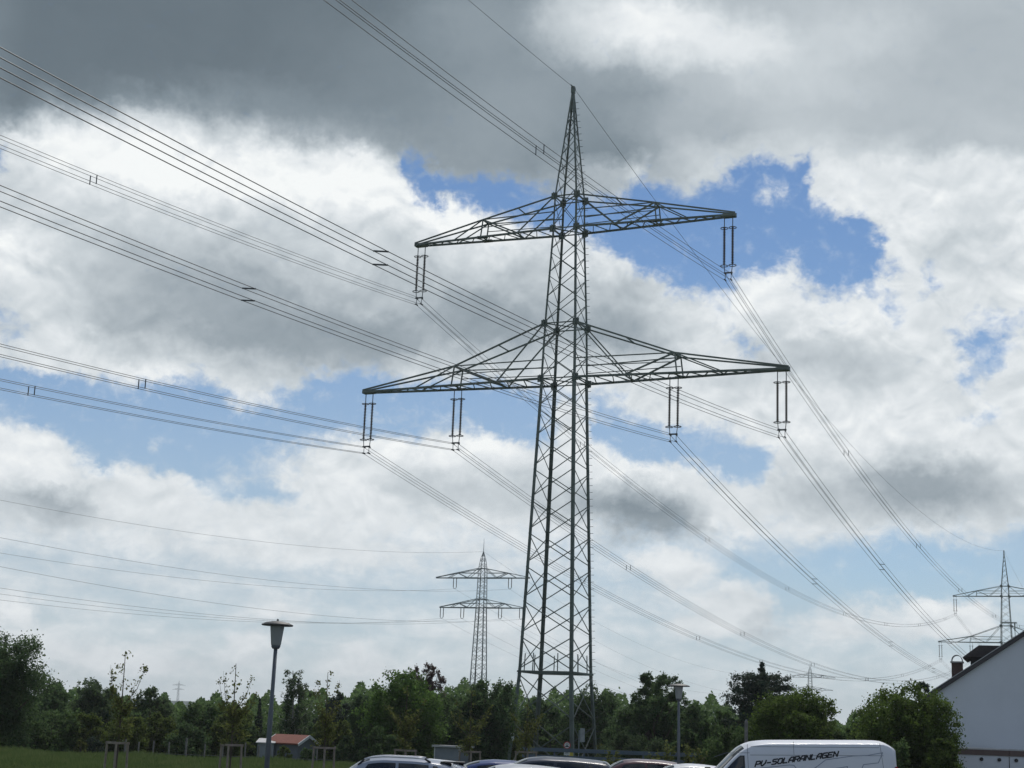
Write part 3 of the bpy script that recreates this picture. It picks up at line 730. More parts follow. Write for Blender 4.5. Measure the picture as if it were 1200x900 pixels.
for i, (x, h) in enumerate(FHANG):
    far_wire(FP + FA * x + np.array([0, 0, h - 2.8]), P3 + FA * x + np.array([0, 0, (h - 2.8) * .865]), EDGE_V[i], FWL[i], .022)
far_wire(FP + np.array([0, 0, FT]), P3 + np.array([0, 0, FT * .865]), 586, 'highest of the faint far wires, ending at the tip of the mid-distance pylon', .022)
# ------------------------------------------------------------------ ground
def ground_mat(name, c1, c2, scale, c3=None):
    m = bpy.data.materials.new(name); m.use_nodes = True; nt = m.node_tree; N, L = nt.nodes, nt.links; b = N['Principled BSDF']
    tc = N.new('ShaderNodeTexCoord')
    n1 = N.new('ShaderNodeTexNoise'); n1.inputs['Scale'].default_value = scale; n1.inputs['Detail'].default_value = 8; n1.inputs['Roughness'].default_value = .7
    n2 = N.new('ShaderNodeTexNoise'); n2.inputs['Scale'].default_value = scale * 14; n2.inputs['Detail'].default_value = 4
    L.new(tc.outputs['Object'], n1.inputs['Vector']); L.new(tc.outputs['Object'], n2.inputs['Vector'])
    a = N.new('ShaderNodeMath'); a.operation = 'MULTIPLY_ADD'; L.new(n2.outputs[0], a.inputs[0]); a.inputs[1].default_value = .5; L.new(n1.outputs[0], a.inputs[2])
    r = N.new('ShaderNodeValToRGB'); L.new(a.outputs[0], r.inputs[0]); e = r.color_ramp.elements
    e[0].position = .55; e[0].color = (*c1, 1); e[1].position = .95; e[1].color = (*c2, 1)
    L.new(r.outputs[0], b.inputs['Base Color']); b.inputs['Roughness'].default_value = .95; b.inputs['Specular IOR Level'].default_value = .2
    bp = N.new('ShaderNodeBump'); bp.inputs['Strength'].default_value = .5; bp.inputs['Distance'].default_value = .05
    L.new(a.outputs[0], bp.inputs['Height']); L.new(bp.outputs[0], b.inputs['Normal'])
    return m
M['meadow'] = ground_mat('meadow_soil', (.036, .058, .018), (.064, .092, .030), .25)
M['asphalt'] = ground_mat('asphalt', (.040, .041, .042), (.062, .062, .061), .8)
M['hill'] = ground_mat('forest_hill', (.030, .050, .040), (.045, .070, .055), .01)
M['line_paint'] = mat('road_paint', (.75, .75, .72), .7, 0, .12, 4)

ys = sorted({-200, -100, -20, 0, 30, 60} | {84 + 2 * i for i in range(12)} | {120, 160, 250, 400, 800, 1500, 3200})
xs = [-2000, -1200, -500, -150, -60, -20, 0, 20, 60, 150, 500, 1200, 2000]
m = MB()
m.add([(x, y, g_ground(y)) for y in ys for x in xs], [(j * len(xs) + i, j * len(xs) + i + 1, (j + 1) * len(xs) + i + 1, (j + 1) * len(xs) + i) for j in range(len(ys) - 1) for i in range(len(xs) - 1)])
o = m.build('ground', M['meadow'], smooth=True); o['kind'] = 'structure'
m = MB(); m.add([(-9, 22, .006), (40, 22, .006), (40, 66, .006), (-9, 66, .006)], [(0, 1, 2, 3)])
o = m.build('parking_lot', M['asphalt']); o['kind'] = 'structure'
m = MB(); m.box((-9.15, 22, -.1), (-9.0, 66, .12)); m.box((-9.15, 66, -.1), (40, 66.15, .12))
o = m.build('kerb', M['concrete']); o['kind'] = 'structure'
m = MB()
for i in range(18): m.box((-8.5 + 2.6 * i, 42.2, .008), (-8.4 + 2.6 * i, 46.8, .010))
o = m.build('parking_markings', M['line_paint']); o['kind'] = 'structure'
# low wooded hill on the skyline
m = MB(); nx, ny = 40, 14
hx, hy, hr, hh = -545., 2500., 300., 24.0
for j in range(ny):
    for i in range(nx):
        a = -1 + 2 * i / (nx - 1); b = -1 + 2 * j / (ny - 1)
        z = hh * math.exp(-3.2 * a * a) * (1 - b * b) + 1.2 * math.sin(i * 1.7) * (1 - b * b) * (1 - a * a) - 1.6
        m.v.append((hx + a * hr, hy + b * 420, z))
m.f = [(j * nx + i, j * nx + i + 1, (j + 1) * nx + i + 1, (j + 1) * nx + i) for j in range(ny - 1) for i in range(nx - 1)]; m.m = [0] * len(m.f)
o = m.build('hill', M['hill'], smooth=True); o['kind'] = 'structure'

# the moist air of the day: even, thin haze from the camera to the far hill
HAZE_DENSITY = 0.00016
m = MB(); m.box((-2100, -260, -3.0), (2100, 3300, 62.0))
hm = bpy.data.materials.new('air_haze'); hm.use_nodes = True
_n = hm.node_tree; _n.nodes.remove(_n.nodes['Principled BSDF'])
_v = _n.nodes.new('ShaderNodeVolumePrincipled'); _v.inputs['Color'].default_value = (.86, .90, .94, 1); _v.inputs['Density'].default_value = HAZE_DENSITY; _v.inputs['Anisotropy'].default_value = .35
_n.links.new(_v.outputs[0], _n.nodes['Material Output'].inputs['Volume'])
o = m.build('haze', hm); o['kind'] = 'stuff'
# ------------------------------------------------------------------ house and garage on the right
M['render_wall'] = mat('white_render', (.67, .685, .71), .85, 0, .05, .35, bump=.15)
M['roof_tile'] = mat('dark_roof_tiles', (.060, .050, .046), .8, 0, .3, 4, bump=.5)
M['barge'] = mat('dark_bargeboard', (.050, .046, .046), .6, 0, .15, 3)
M['zinc'] = mat('zinc_edge', (.42, .42, .42), .45, .5, .1, 5)
M['slate'] = mat('slate_cladding', (.032, .030, .032), .7, 0, .3, 6, bump=.4)
M['chimney_brick'] = mat('chimney_brick', (.095, .060, .050), .9, 0, .3, 14, bump=.4)
M['brown_fascia'] = mat('brown_fascia', (.14, .095, .080), .7, 0, .15, 2)
M['black'] = mat('black_plastic', (.012, .012, .013), .4)
HH = R(19.5)
e0 = at(1097, 812, 70.0); eave = e0[2]
house = thing('white_house', 'white house with dark sloping roof edge, brick chimney and slate dormer', 'house', (e0[0], e0[1], 0), -HH)
W_, D_, TAN = 11.4, 13.0, .675
rz = lambda x: eave + TAN * x if x < W_ / 2 else eave + TAN * (W_ - x)
m = MB(); m.prism([(0, -.2), (W_, -.2), (W_, eave - .02), (W_ / 2, rz(W_ / 2) - .02), (0, eave - .02)], 0, D_); m.build('wall', M['render_wall'], house)
m = MB()
def slope(m, x0, x1, y0, y1, dz0, dz1):
    m.prism([(x0, rz0(x0) + dz0), (x1, rz0(x1) + dz0), (x1, rz0(x1) + dz1), (x0, rz0(x0) + dz1)], y0, y1)
rz0 = lambda x: eave + TAN * x
m.prism([(-.30, rz0(-.30)), (W_ / 2, rz0(W_ / 2)), (W_ + .3, rz0(-.30)), (W_ + .3, rz0(-.30) + .16), (W_ / 2, rz0(W_ / 2) + .17), (-.30, rz0(-.30) + .16)], -.12, D_ + .2)
roof = m.build('roof', M['roof_tile'], house)
m = MB(); m.prism([(-.34, rz0(-.34) - .01), (W_ / 2, rz0(W_ / 2) - .01), (W_ + .34, rz0(-.34) - .01), (W_ + .34, rz0(-.34) + .17), (W_ / 2, rz0(W_ / 2) + .19), (-.34, rz0(-.34) + .17)], -.18, -.123); m.build('bargeboard', M['barge'], roof)
m = MB(); m.prism([(-.36, rz0(-.36) + .18), (W_ / 2, rz0(W_ / 2) + .20), (W_ + .36, rz0(-.36) + .18), (W_ + .36, rz0(-.36) + .215), (W_ / 2, rz0(W_ / 2) + .235), (-.36, rz0(-.36) + .215)], -.20, -.05); m.build('verge_trim', M['zinc'], roof)
m = MB(); m.tube([(-.40, -.15, eave - .22), (-.40, D_ + .1, eave - .22)], .07, 8); m.build('gutter', M['barge'], roof)
# chimney near the eave, with an arched metal hood
ch = MB(); cx, cy, ctop = .78, 2.6, 6.05
ch.box((cx - .24, cy - .24, rz0(cx) - .3), (cx + .24, cy + .24, ctop)); chim = ch.build('chimney', M['chimney_brick'], roof)
m = MB(); m.box((cx - .29, cy - .29, ctop + .003), (cx + .29, cy + .29, ctop + .07)); m.build('chimney_coping', M['concrete'], roof)
m = MB(); pts = [(cx + .22 * math.cos(a), ctop + .10 + .24 * math.sin(a)) for a in np.linspace(-.15, math.pi + .15, 15)]
out = [(cx + .245 * math.cos(a), ctop + .10 + .265 * math.sin(a)) for a in np.linspace(-.15, math.pi + .15, 15)]
m.prism(out + pts[::-1], cy - .24, cy + .24); m.build('chimney_hood', M['dark_metal'], roof)
# dormer standing out of the left slope
dz = 6.42
m = MB(); m.prism([(1.32, rz0(1.32)), (1.32, dz), (3.4, dz), (3.4, rz0(1.32))], 3.6, 6.4); m.build('dormer_wall', M['slate'], roof)
m = MB(); m.prism([(.98, dz - .06), (1.72, dz + .50), (3.75, dz + .50), (3.75, dz - .02), (1.3, dz - .02), (1.02, dz - .14)], 3.3, 6.7); m.build('dormer_roof', M['roof_tile'], roof)
m = MB(); m.box((1.311, 4.2, 5.75), (1.316, 5.8, dz - .12)); m.build('dormer_window', M['black'], roof)

# garage in front of the gable
g0 = at(1122, 880, 66.0)
gar = thing('garage', 'low white garage with brown fascia and three small dark lights, below the house gable', 'garage', (g0[0], g0[1], 0), -R(3))
zt, zb = 2.24, 2.02
m = MB(); m.box((0, .04, -.1), (8, 3.2, zb - .003)); m.build('wall', M['render_wall'], gar)
m = MB(); m.box((-.05, 0, zb), (2.11, 3.2, zt)); m.box((2.13, 0, zb), (8.05, 3.2, zt)); m.build('fascia_board', M['brown_fascia'], gar)
m = MB(); m.box((-.1, .05, zt + .003), (8.1, 3.3, zt + .06)); m.build('flat_roof', M['zinc'], gar)
m = MB(); m.box((2.105, .030, 0), (2.135, .038, zb - .02)); m.build('expansion_joint', M['black'], gar)
for u in (1149, 1169, 1188):
    x = (u - 1122) / 27.5; m = MB(); m.lathe([(.0, 0), (.075, 0), (.075, .05), (.05, .08), (0, .08)], (0, 0, 0), 14)
    o = m.build('wall_light', M['black'], gar); o.rotation_euler = (R(90), 0, 0); o.location = (x, .037, zb - .16)

# ------------------------------------------------------------------ garden hut and shed beyond the meadow
M['hut_wall'] = mat('hut_plaster', (.15, .165, .18), .85, 0, .12, 2)
M['red_tile'] = mat('red_roof_tiles', (.20, .062, .038), .8, 0, .25, 8, bump=.4)
M['white_trim'] = mat('white_trim', (.66, .66, .65), .6, 0, .08, 4)
M['shed_grey'] = mat('grey_sheet_metal', (.22, .24, .26), .6, .0, .12, 1.5)
M['plank'] = mat('grey_plank', (.17, .16, .145), .9, 0, .3, 6)
p = at(343, 862.3, 108.); gz = g_ground(108)
hut = thing('garden_hut', 'small garden hut with red tiled roof and white gable trim, behind the meadow', 'hut', (p[0], p[1], gz), R(-28))
hl, hd, hr_ = 1.22, 1.05, p[2] - gz; he = hr_ - .46
m = MB(); m.add([(-hl, -hd, 0), (hl, -hd, 0), (hl, hd, 0), (-hl, hd, 0), (-hl, -hd, he), (hl, -hd, he), (hl, hd, he), (-hl, hd, he), (-hl, 0, hr_ - .05), (hl, 0, hr_ - .05)],
                [(0, 1, 5, 4), (2, 3, 7, 6), (0, 4, 8, 7, 3), (1, 2, 6, 9, 5), (4, 5, 9, 8), (6, 7, 8, 9)]); m.build('wall', M['hut_wall'], hut)
m = MB(); sl = (hr_ - he) / hd; ov = .22
for s_ in (-1, 1):
    m.add([(-hl - .15, s_ * (hd + ov), he - sl * ov), (hl + .15, s_ * (hd + ov), he - sl * ov), (hl + .15, 0, hr_), (-hl - .15, 0, hr_), (-hl - .15, s_ * (hd + ov), he - sl * ov + .09), (hl + .15, s_ * (hd + ov), he - sl * ov + .09), (hl + .15, 0, hr_ + .09), (-hl - .15, 0, hr_ + .09)],
          [(0, 1, 2, 3), (4, 5, 6, 7), (0, 1, 5, 4), (1, 2, 6, 5), (3, 0, 4, 7)])
m.build('roof_tiles', M['red_tile'], hut)
for sx in (-1, 1):
    m = MB()
    for s_ in (-1, 1): m.bar((sx * (hl + .18), s_ * (hd + ov), he - sl * ov), (sx * (hl + .18), 0, hr_), .05, .18)
    m.build('gable_trim', M['white_trim'], hut)
m = MB(); m.box((-1.1, -hd - .03, .6), (-.5, -hd - .003, 1.25)); m.build('window', M['black'], hut)
m = MB(); m.box((hl + .003, -.4, 0), (hl + .04, .35, 1.55)); m.build('door', M['plank'], hut)
p = at(509, 873, 106.); gz = g_ground(106); sw = 41 * 106 / FPX; sh = p[2] - gz
shed = thing('grey_shed', 'flat-roofed grey sheet-metal shed behind the roof-railed estate car', 'shed', (p[0], p[1], gz), R(-2))
m = MB(); m.box((0, 0, -.1), (sw, 2.2, sh - .12)); m.build('wall', M['shed_grey'], shed)
m = MB(); m.box((-.15, -.2, sh - .115), (sw + .2, 2.4, sh)); m.build('flat_roof', M['zinc'], shed)
for x in (.04, sw * .70, sw - .06):
    m = MB(); m.bar((x, -.03, 0), (x, -.03, sh - .12), .07, .05); m.build('corner_post', M['white_trim'], shed)
m = MB(); m.box((sw * .72, -.02, .05), (sw * .97, -.004, sh - .3)); m.build('door', M['hut_wall'], shed)
# second smaller pale shed by the hut
p = at(302, 868, 107.); gz = g_ground(107)
lean = thing('lean_to', 'small pale lean-to at the left wall of the red-roofed hut', 'shed', (p[0], p[1], gz), 0)
m = MB(); m.box((0, 0, 0), (1.1, 1.2, p[2] - gz - .15)); m.build('wall', M['shed_grey'], lean)
m = MB(); m.add([(-.1, -.15, p[2] - gz - .147), (1.2, -.15, p[2] - gz - .147), (1.2, 1.3, p[2] - gz + .1), (-.1, 1.3, p[2] - gz + .1), (-.1, -.15, p[2] - gz - .09), (1.2, -.15, p[2] - gz - .09), (1.2, 1.3, p[2] - gz + .16), (-.1, 1.3, p[2] - gz + .16)],
                [(3, 2, 1, 0), (4, 5, 6, 7), (0, 1, 5, 4), (1, 2, 6, 5), (2, 3, 7, 6), (3, 0, 4, 7)]); m.build('roof', M['zinc'], lean)

# garden fence of old posts and wire
gf = thing('garden_fence', 'old wooden post and wire fence along the gardens behind the meadow', 'fence', (0, 0, 0))
pu = [148, 163, 180, 199, 219, 240, 262, 288, 303, 318, 372, 392]; prev = None
for i, u in enumerate(pu):
    q = at(u, 866 + .03 * (u - 148) + [0, 3, 1, 2, -3, 3, 2, 0, 3, 1, 2, 1][i], 98.5); gz = g_ground(98.5)
    m = MB(); m.bar((q[0], q[1], gz - .1), (q[0] + .03 * ((i % 3) - 1), q[1], q[2]), .11 if i % 4 == 0 else .08); m.build('post', M['plank'], gf)
for k in (.45, .8, 1.1):
    m = MB(); m.tube([(at(u, 866, 98.45)[0], 98.42, g_ground(98.5) + k) for u in pu], .012, 4); m.build('wire', M['dark_metal'], gf)

# barrier of blue-grey rails beyond the car park
M['rail_blue'] = mat('blue_grey_rail', (.085, .115, .155), .6, .0, .12, 1.2)
fr = thing('rail_fence', 'long blue-grey two-rail fence behind the cars, between pylon and van', 'fence', (0, 0, 0))
x0, x1 = at(612, 880, 86)[0], at(822, 880, 86)[0]
zf = lambda u, v: at(u, v, 86)[2]
zt_, zb_ = zf(750, 880.4), zf(750, 889)
m = MB(); m.box((x0, 85.97, zt_ - .20), (x1, 86.03, zt_)); m.build('rail', M['rail_blue'], fr)
m = MB(); m.box((x0, 85.97, zb_ - .16), (x1, 86.03, zb_)); m.build('rail', M['rail_blue'], fr)
x = x0 + .1
while x < x1:
    m = MB(); m.box((x, 86.035, -.3), (x + .09, 86.11, zt_ - .02)); m.build('post', M['rail_blue'], fr); x += 1.6

# round prohibition sign and cabinet by the pylon
M['sign_red'] = mat('sign_red', (.42, .05, .045), .45); M['sign_white'] = mat('sign_white', (.62, .62, .62), .45)
p = at(664.5, 873.3, 95.)
sg = thing('round_sign', 'round red-rimmed traffic sign with a plate below, at the pylon leg', 'traffic sign', (p[0], p[1], g_ground(95)), R(2))
zc = p[2] - g_ground(95)
m = MB(); m.tube([(0, .03, 0), (0, .03, zc + .22)], .03, 8); m.build('post', M['galv'], sg)
def disc(name, r0, r1, y, mt):
    m = MB(); n = 28
    if r0 > 0:
        vs = [(r * math.cos(2 * math.pi * i / n), y, zc + r * math.sin(2 * math.pi * i / n)) for r in (r0, r1) for i in range(n)]
        vs += [(x_, y + .008, z_) for x_, _, z_ in vs]
        fs = [(i, (i + 1) % n, n + (i + 1) % n, n + i) for i in range(n)] + [(2 * n + i, 3 * n + i, 3 * n + (i + 1) % n, 2 * n + (i + 1) % n) for i in range(n)] + [(n + i, n + (i + 1) % n, 3 * n + (i + 1) % n, 3 * n + i) for i in range(n)]
        m.add(vs, fs)
    else:
        m.add([(r1 * math.cos(2 * math.pi * i / n), yy, zc + r1 * math.sin(2 * math.pi * i / n)) for yy in (y, y + .008) for i in range(n)], [tuple(range(n)), tuple(range(2 * n - 1, n - 1, -1))] + [(i, (i + 1) % n, n + (i + 1) % n, n + i) for i in range(n)])
    return m.build(name, mt, sg)
disc('sign_face', 0, .20, -.005, M['sign_white']); disc('sign_rim', .165, .215, -.016, M['sign_red'])
m = MB()    # motorcycle above a car, black
m.prism([(-.10, zc + .04), (-.05, zc + .09), (.05, zc + .09), (.10, zc + .04), (.03, zc + .055), (-.03, zc + .055)], -.012, -.008)
m.prism([(-.11, zc - .10), (-.11, zc - .05), (-.07, zc - .045), (-.045, zc - .005), (.045, zc - .005), (.07, zc - .045), (.11, zc - .05), (.11, zc - .10)], -.012, -.008)
m.build('sign_symbol', M['black'], sg)
m = MB(); m.box((-.17, -.005, zc - .58), (.17, .003, zc - .27)); m.build('text_plate', M['sign_white'], sg)
m = MB()
for i, w in enumerate((.12, .10, .13)): m.box((-w, -.010, zc - .36 - .075 * i), (w, -.007, zc - .335 - .075 * i))
m.build('plate_text', M['black'], sg)
p = at(682.3, 861.5, 99.); gz = g_ground(99)
cb = thing('post_cabinet', 'narrow grey cabinet on a thin post beside the right pylon leg', 'cabinet', (p[0], p[1], gz), 0)
zc = p[2] - gz
m = MB(); m.box((-.13, -.08, zc - .42), (.15, .08, zc + .42)); m.build('cabinet_box', M['galv'], cb)
m = MB(); m.tube([(-.19, 0, 0), (-.19, 0, zc + .30)], .03, 8); m.build('post', M['galv'], cb)
m = MB()
for z in (-.2, .2): m.bar((-.19, 0, zc + z), (-.1, 0, zc + z), .03)
m.build('bracket', M['galv'], cb)
# lone weathered post behind the van
p = at(874.5, 843, 62.)
m = MB(); m.tube([(0, 0, 0), (0, 0, p[2] - .1), (0, 0, p[2])], [.075, .065, .03], 8); o = m.build('wooden_post', M['plank'], loc=(p[0], p[1], 0)); tag(o, 'lone weathered grey post rising behind the van roof', 'post')

# ------------------------------------------------------------------ street lamps
M['lamp_pole'] = mat('lamp_pole_grey', (.12, .135, .15), .55, .2, .15, 2)
M['lamp_cap'] = mat('lamp_cap', (.085, .085, .08), .6, .1, .2, 6)
M['frost'] = mat('frosted_shade', (.42, .44, .44), .5, 0, .06, 6)
_f = M['frost'].node_tree; _b = _f.nodes['Principled BSDF']; _t = _f.nodes.new('ShaderNodeBsdfTranslucent'); _t.inputs[0].default_value = (.55, .57, .57, 1)
_x = _f.nodes.new('ShaderNodeMixShader'); _x.inputs[0].default_value = .45
_f.links.new(_b.outputs[0], _x.inputs[1]); _f.links.new(_t.outputs[0], _x.inputs[2]); _f.links.new(_x.outputs[0], _f.nodes['Material Output'].inputs[0])
def lamp(label, u, vtop, d, tilt, cap_r=.335):
    p = at(u, vtop, d); H = p[2]
    t = thing('street_lamp', label, 'street lamp', (p[0] - H * math.tan(tilt), p[1], 0), 0, 'mushroom street lamps'); t.rotation_euler = (0, tilt, 0)
    zs = H - .56
    m = MB(); m.lathe([(.056, 0), (.052, 2.5), (.050, 2.6), (.043, 2.66), (.040, zs - .02)], n=12); m.build('pole', M['lamp_pole'], t, smooth=True)
    m = MB(); m.lathe([(.034, zs - .03), (.07, zs - .02), (.095, zs + .02), (.10, zs + .045)], n=16); m.build('collar', M['lamp_pole'], t, smooth=True)
    m = MB(); m.lathe([(.095, zs + .048), (.105, zs + .07), (.148, zs + .44), (.148, zs + .45)], n=20); m.build('lamp_shade', M['frost'], t, smooth=True)
    m = MB(); m.lathe([(.15, H - .112), (cap_r * .96, H - .105), (cap_r, H - .09), (cap_r * .97, H - .075), (cap_r * .7, H - .035), (cap_r * .3, H - .012), (.04, H - .004)], n=28); cap = m.build('lamp_cap', M['lamp_cap'], t, smooth=True)
    m = MB(); m.lathe([(.022, H - .008), (.022, H + .02), (.012, H + .04)], n=8); m.build('finial', M['lamp_cap'], cap)
lamp('grey mushroom street lamp on the left, standing clear against the sky', 325.5, 727.5, 33.0, R(.4))
lamp('grey mushroom street lamp in front of dark trees, right of the tall pylon', 795.5, 801, 55.0, R(-.6), .39)
# ------------------------------------------------------------------ vegetation
def lin_mesh(name, V, F4, mats, smooth=False):
    me = bpy.data.meshes.new(name)
    nv, nf = len(V), len(F4)
    me.vertices.add(nv); me.vertices.foreach_set('co', np.asarray(V, np.float32).ravel())
    me.loops.add(nf * 4); me.loops.foreach_set('vertex_index', np.asarray(F4, np.int32).ravel())
    me.polygons.add(nf); me.polygons.foreach_set('loop_start', np.arange(0, nf * 4, 4, dtype=np.int32))
    me.update(calc_edges=True); me.validate()
    for m in mats: me.materials.append(m)
    return me

def leaf_cloud(rng, P, size, up=.5, aspect=.62, out=None):
    """one leaf (a small folded quad) at each point"""
    n = len(P)
    nrm = rng.normal(size=(n, 3)); nrm[:, 2] = np.abs(nrm[:, 2]) * (1 + up)
    if out is not None: nrm += out * .9
    nrm /= np.linalg.norm(nrm, axis=1)[:, None]
    t = rng.normal(size=(n, 3)); t -= nrm * (t * nrm).sum(1)[:, None]; t /= np.linalg.norm(t, axis=1)[:, None]
    b = np.cross(nrm, t); s = size * rng.uniform(.55, 1.35, n)[:, None]
    V = np.stack([P - t * s * .5, P + b * s * .5 * aspect - nrm * s * .08, P + t * s * .5, P - b * s * .5 * aspect - nrm * s * .08], 1).reshape(-1, 3)
    return V

def ball(rng, n):
    d = rng.normal(size=(n, 3)); d /= np.linalg.norm(d, axis=1)[:, None]
    return d * (rng.random(n) ** .45)[:, None]

def clumps_round(rng, r, zb, zt, lobes, per, loose):
    """lobed crown: lobe centres with radii, then clump centres and radii on and in the lobes"""
    hz = (zt - zb) / 2; zc = (zt + zb) / 2; C = []; Rr = []
    for i in range(lobes):
        a = 2 * math.pi * (i * .618 + rng.uniform(-.08, .08)); q = (i + .5) / lobes
        zz = -0.80 + 1.62 * q; rad = math.sqrt(max(.0, 1 - min(1, abs(zz)) ** 2.2)) * rng.uniform(.40, .74)
        if i == lobes - 1: rad = rng.uniform(.05, .22)
        lr = r * rng.uniform(.30, .52) * (1 - .28 * max(0, zz)); lz = min(lr * rng.uniform(.8, 1.25), hz * .6)
        zl = min(zc + zz * hz * .86, zt - lz * .85)
        lc = np.array([math.cos(a) * rad * r, math.sin(a) * rad * r, zl])
        for _ in range(per):
            d = rng.normal(size=3); d[2] += .30; d /= np.linalg.norm(d)
            k = rng.uniform(.25, 1.0) ** .55 * (1 + (.22 * loose if rng.random() < .3 else 0))
            C.append(lc + d * np.array([lr, lr, lz]) * k); Rr.append(lr * rng.uniform(.16, .42) * (1 - .3 * loose))
    return np.array(C), np.array(Rr)

def crown_points(rng, C, Rr, n, tight=1.0):
    w = Rr ** 1.7; k = rng.choice(len(C), n, p=w / w.sum())
    d = rng.normal(size=(n, 3)) * .52 * tight
    # each clump is drawn out along its own shoot, outwards and up
    o = C - np.array([0, 0, C[:, 2].mean()]); o /= np.linalg.norm(o, axis=1)[:, None] + 1e-6; o[:, 2] += .35; o += rng.normal(size=o.shape) * .5; o /= np.linalg.norm(o, axis=1)[:, None]
    d += o[k] * rng.normal(size=n)[:, None] * .55 * tight ** 2
    return C[k] + d * Rr[k][:, None], d

def woody(rng, m, zb, C, h, r0, nl, top=.75, curve=.15):
    """trunk with limbs reaching for some of the clumps"""
    bx, by = rng.uniform(-.04, .04, 2) * h
    tr = [(bx * t ** 2, by * t ** 2, h * top * t) for t in np.linspace(0, 1, 7)]
    m.tube([(0, 0, -.25)] + tr[1:], [r0 * 1.25] + [r0 * (1 - .8 * t) for t in np.linspace(0, 1, 7)[1:]], 8)
    for k in rng.choice(len(C), min(nl, len(C)), replace=False):
        e = C[k]; t0 = np.clip((e[2] / (h * top)) * rng.uniform(.45, .8), .15, .95)
        s_ = np.array([bx * t0 ** 2, by * t0 ** 2, h * top * t0]); mid = (s_ * .5 + e * .5) + np.array([0, 0, -curve * np.linalg.norm(e - s_) * rng.uniform(-.2, 1)])
        rr = r0 * (1 - .8 * t0) * .55
        m.tube([s_, mid, e], [rr, rr * .6, max(.012, rr * .2)], 5)

KINDS = {  # lobes, clumps per lobe, leaf size, density, crown bottom (share of height), loose
 'oak':   (18, 34, .21, 1.1, .06, .05), 'round': (16, 30, .20, 1.1, .06, .15), 'loose': (13, 20, .17, .60, .20, .9), 'shrub': (10, 22, .18, 1.1, .0, .2),
 'willow': (10, 26, .15, 1.1, .0, .5), 'pine': (11, 20, .19, .95, .2, .5), 'plum': (11, 14, .15, .40, .30, 1.0), 'walnut': (30, 50, .20, 1.7, .0, .0)}
LEAF = {}
def lm(nm, c, t=.5):
    a, k = np.array(c), 1.0
    return leaf_mat(nm, [tuple(a * .62), tuple(a * 1.15), tuple(a * 1.7 + np.array([.006, .004, 0]))], t)
LEAF['oak'] = lm('oak_leaf', (0.081, 0.143, 0.032))
LEAF['round'] = lm('broadleaf', (0.083, 0.133, 0.046))
LEAF['olive'] = lm('olive_leaf', (0.085, 0.116, 0.027))
LEAF['grey'] = lm('greygreen_leaf', (0.072, 0.107, 0.048))
LEAF['dark'] = lm('dark_leaf', (0.072, 0.116, 0.046))
LEAF['conifer'] = lm('conifer_needle', (.040, .060, .040), .2)
LEAF['plum'] = lm('plum_leaf', (.085, .062, .052))
LEAF['fresh'] = lm('fresh_leaf', (.105, .120, .036), .5)
LEAF['walnut'] = lm('walnut_leaf', (0.072, 0.111, 0.024))

def place(u, vtop, hw, d):
    p = at(u, vtop, d); gz = g_ground(p[1])
    return (p[0], p[1], gz), p[2] - gz, hw * d / FPX

def crown_tree(name, label, cat, u, vtop, hw, d, kind, leaf, seed, group=None, wood='bark', zb=None, dens=1.0):
    loc, h, r = place(u, vtop, hw, d); rng = np.random.default_rng(seed)
    lobes, per, ls, dn, cb, loose = KINDS[kind]
    ls = max(.085, .00165 * d) * (ls / .20); r *= 1.12
    root = thing(name, label, cat, loc, 0, group)
    b = (cb if zb is None else zb) * h
    C, Rr = clumps_round(rng, r, b, h, lobes, per, loose)
    # keep what reaches below the ground or beyond the top in check
    C[:, 2] = np.clip(C[:, 2], .15, h - .05)
    surf = 4 * math.pi * (r * r * ((h - b) / 2)) ** (2 / 3)
    n = int(min(56000, max(1500, 3.3 * dn * dens * surf / (ls * ls * .5))))
    P, out = crown_points(rng, C, Rr, n, {'walnut': .72, 'oak': .82, 'shrub': .85}.get(kind, 1.0))
    P = P[P[:, 2] > .02]
    if kind in ('walnut', 'oak', 'round'):     # the closed inside of a dense crown
        k = n // 5; q = ball(rng, k) * np.array([.72, .72, .78 * .5]) ; P = np.concatenate([P, q * np.array([r, r, (h - b)]) + np.array([0, 0, (h + b) / 2 - .04 * h])]); P = P[P[:, 2] > .02]
    V = leaf_cloud(rng, P, ls)
    me = lin_mesh('crown', V, np.arange(len(V)).reshape(-1, 4), [LEAF[leaf]])
    low = kind in ('shrub', 'willow') and cat == 'shrub'
    c = bpy.data.objects.new('foliage' if low else 'crown', me); COL.objects.link(c); c.parent = root
    m = MB(); woody(rng, m, b, C, h, max(.05, .028 * h * (.7 if kind in ('shrub', 'willow') else 1)), 26 if loose > .5 else 16)
    m.build('stem' if low else 'trunk', M[wood], root, smooth=True, fix=False)
    return root

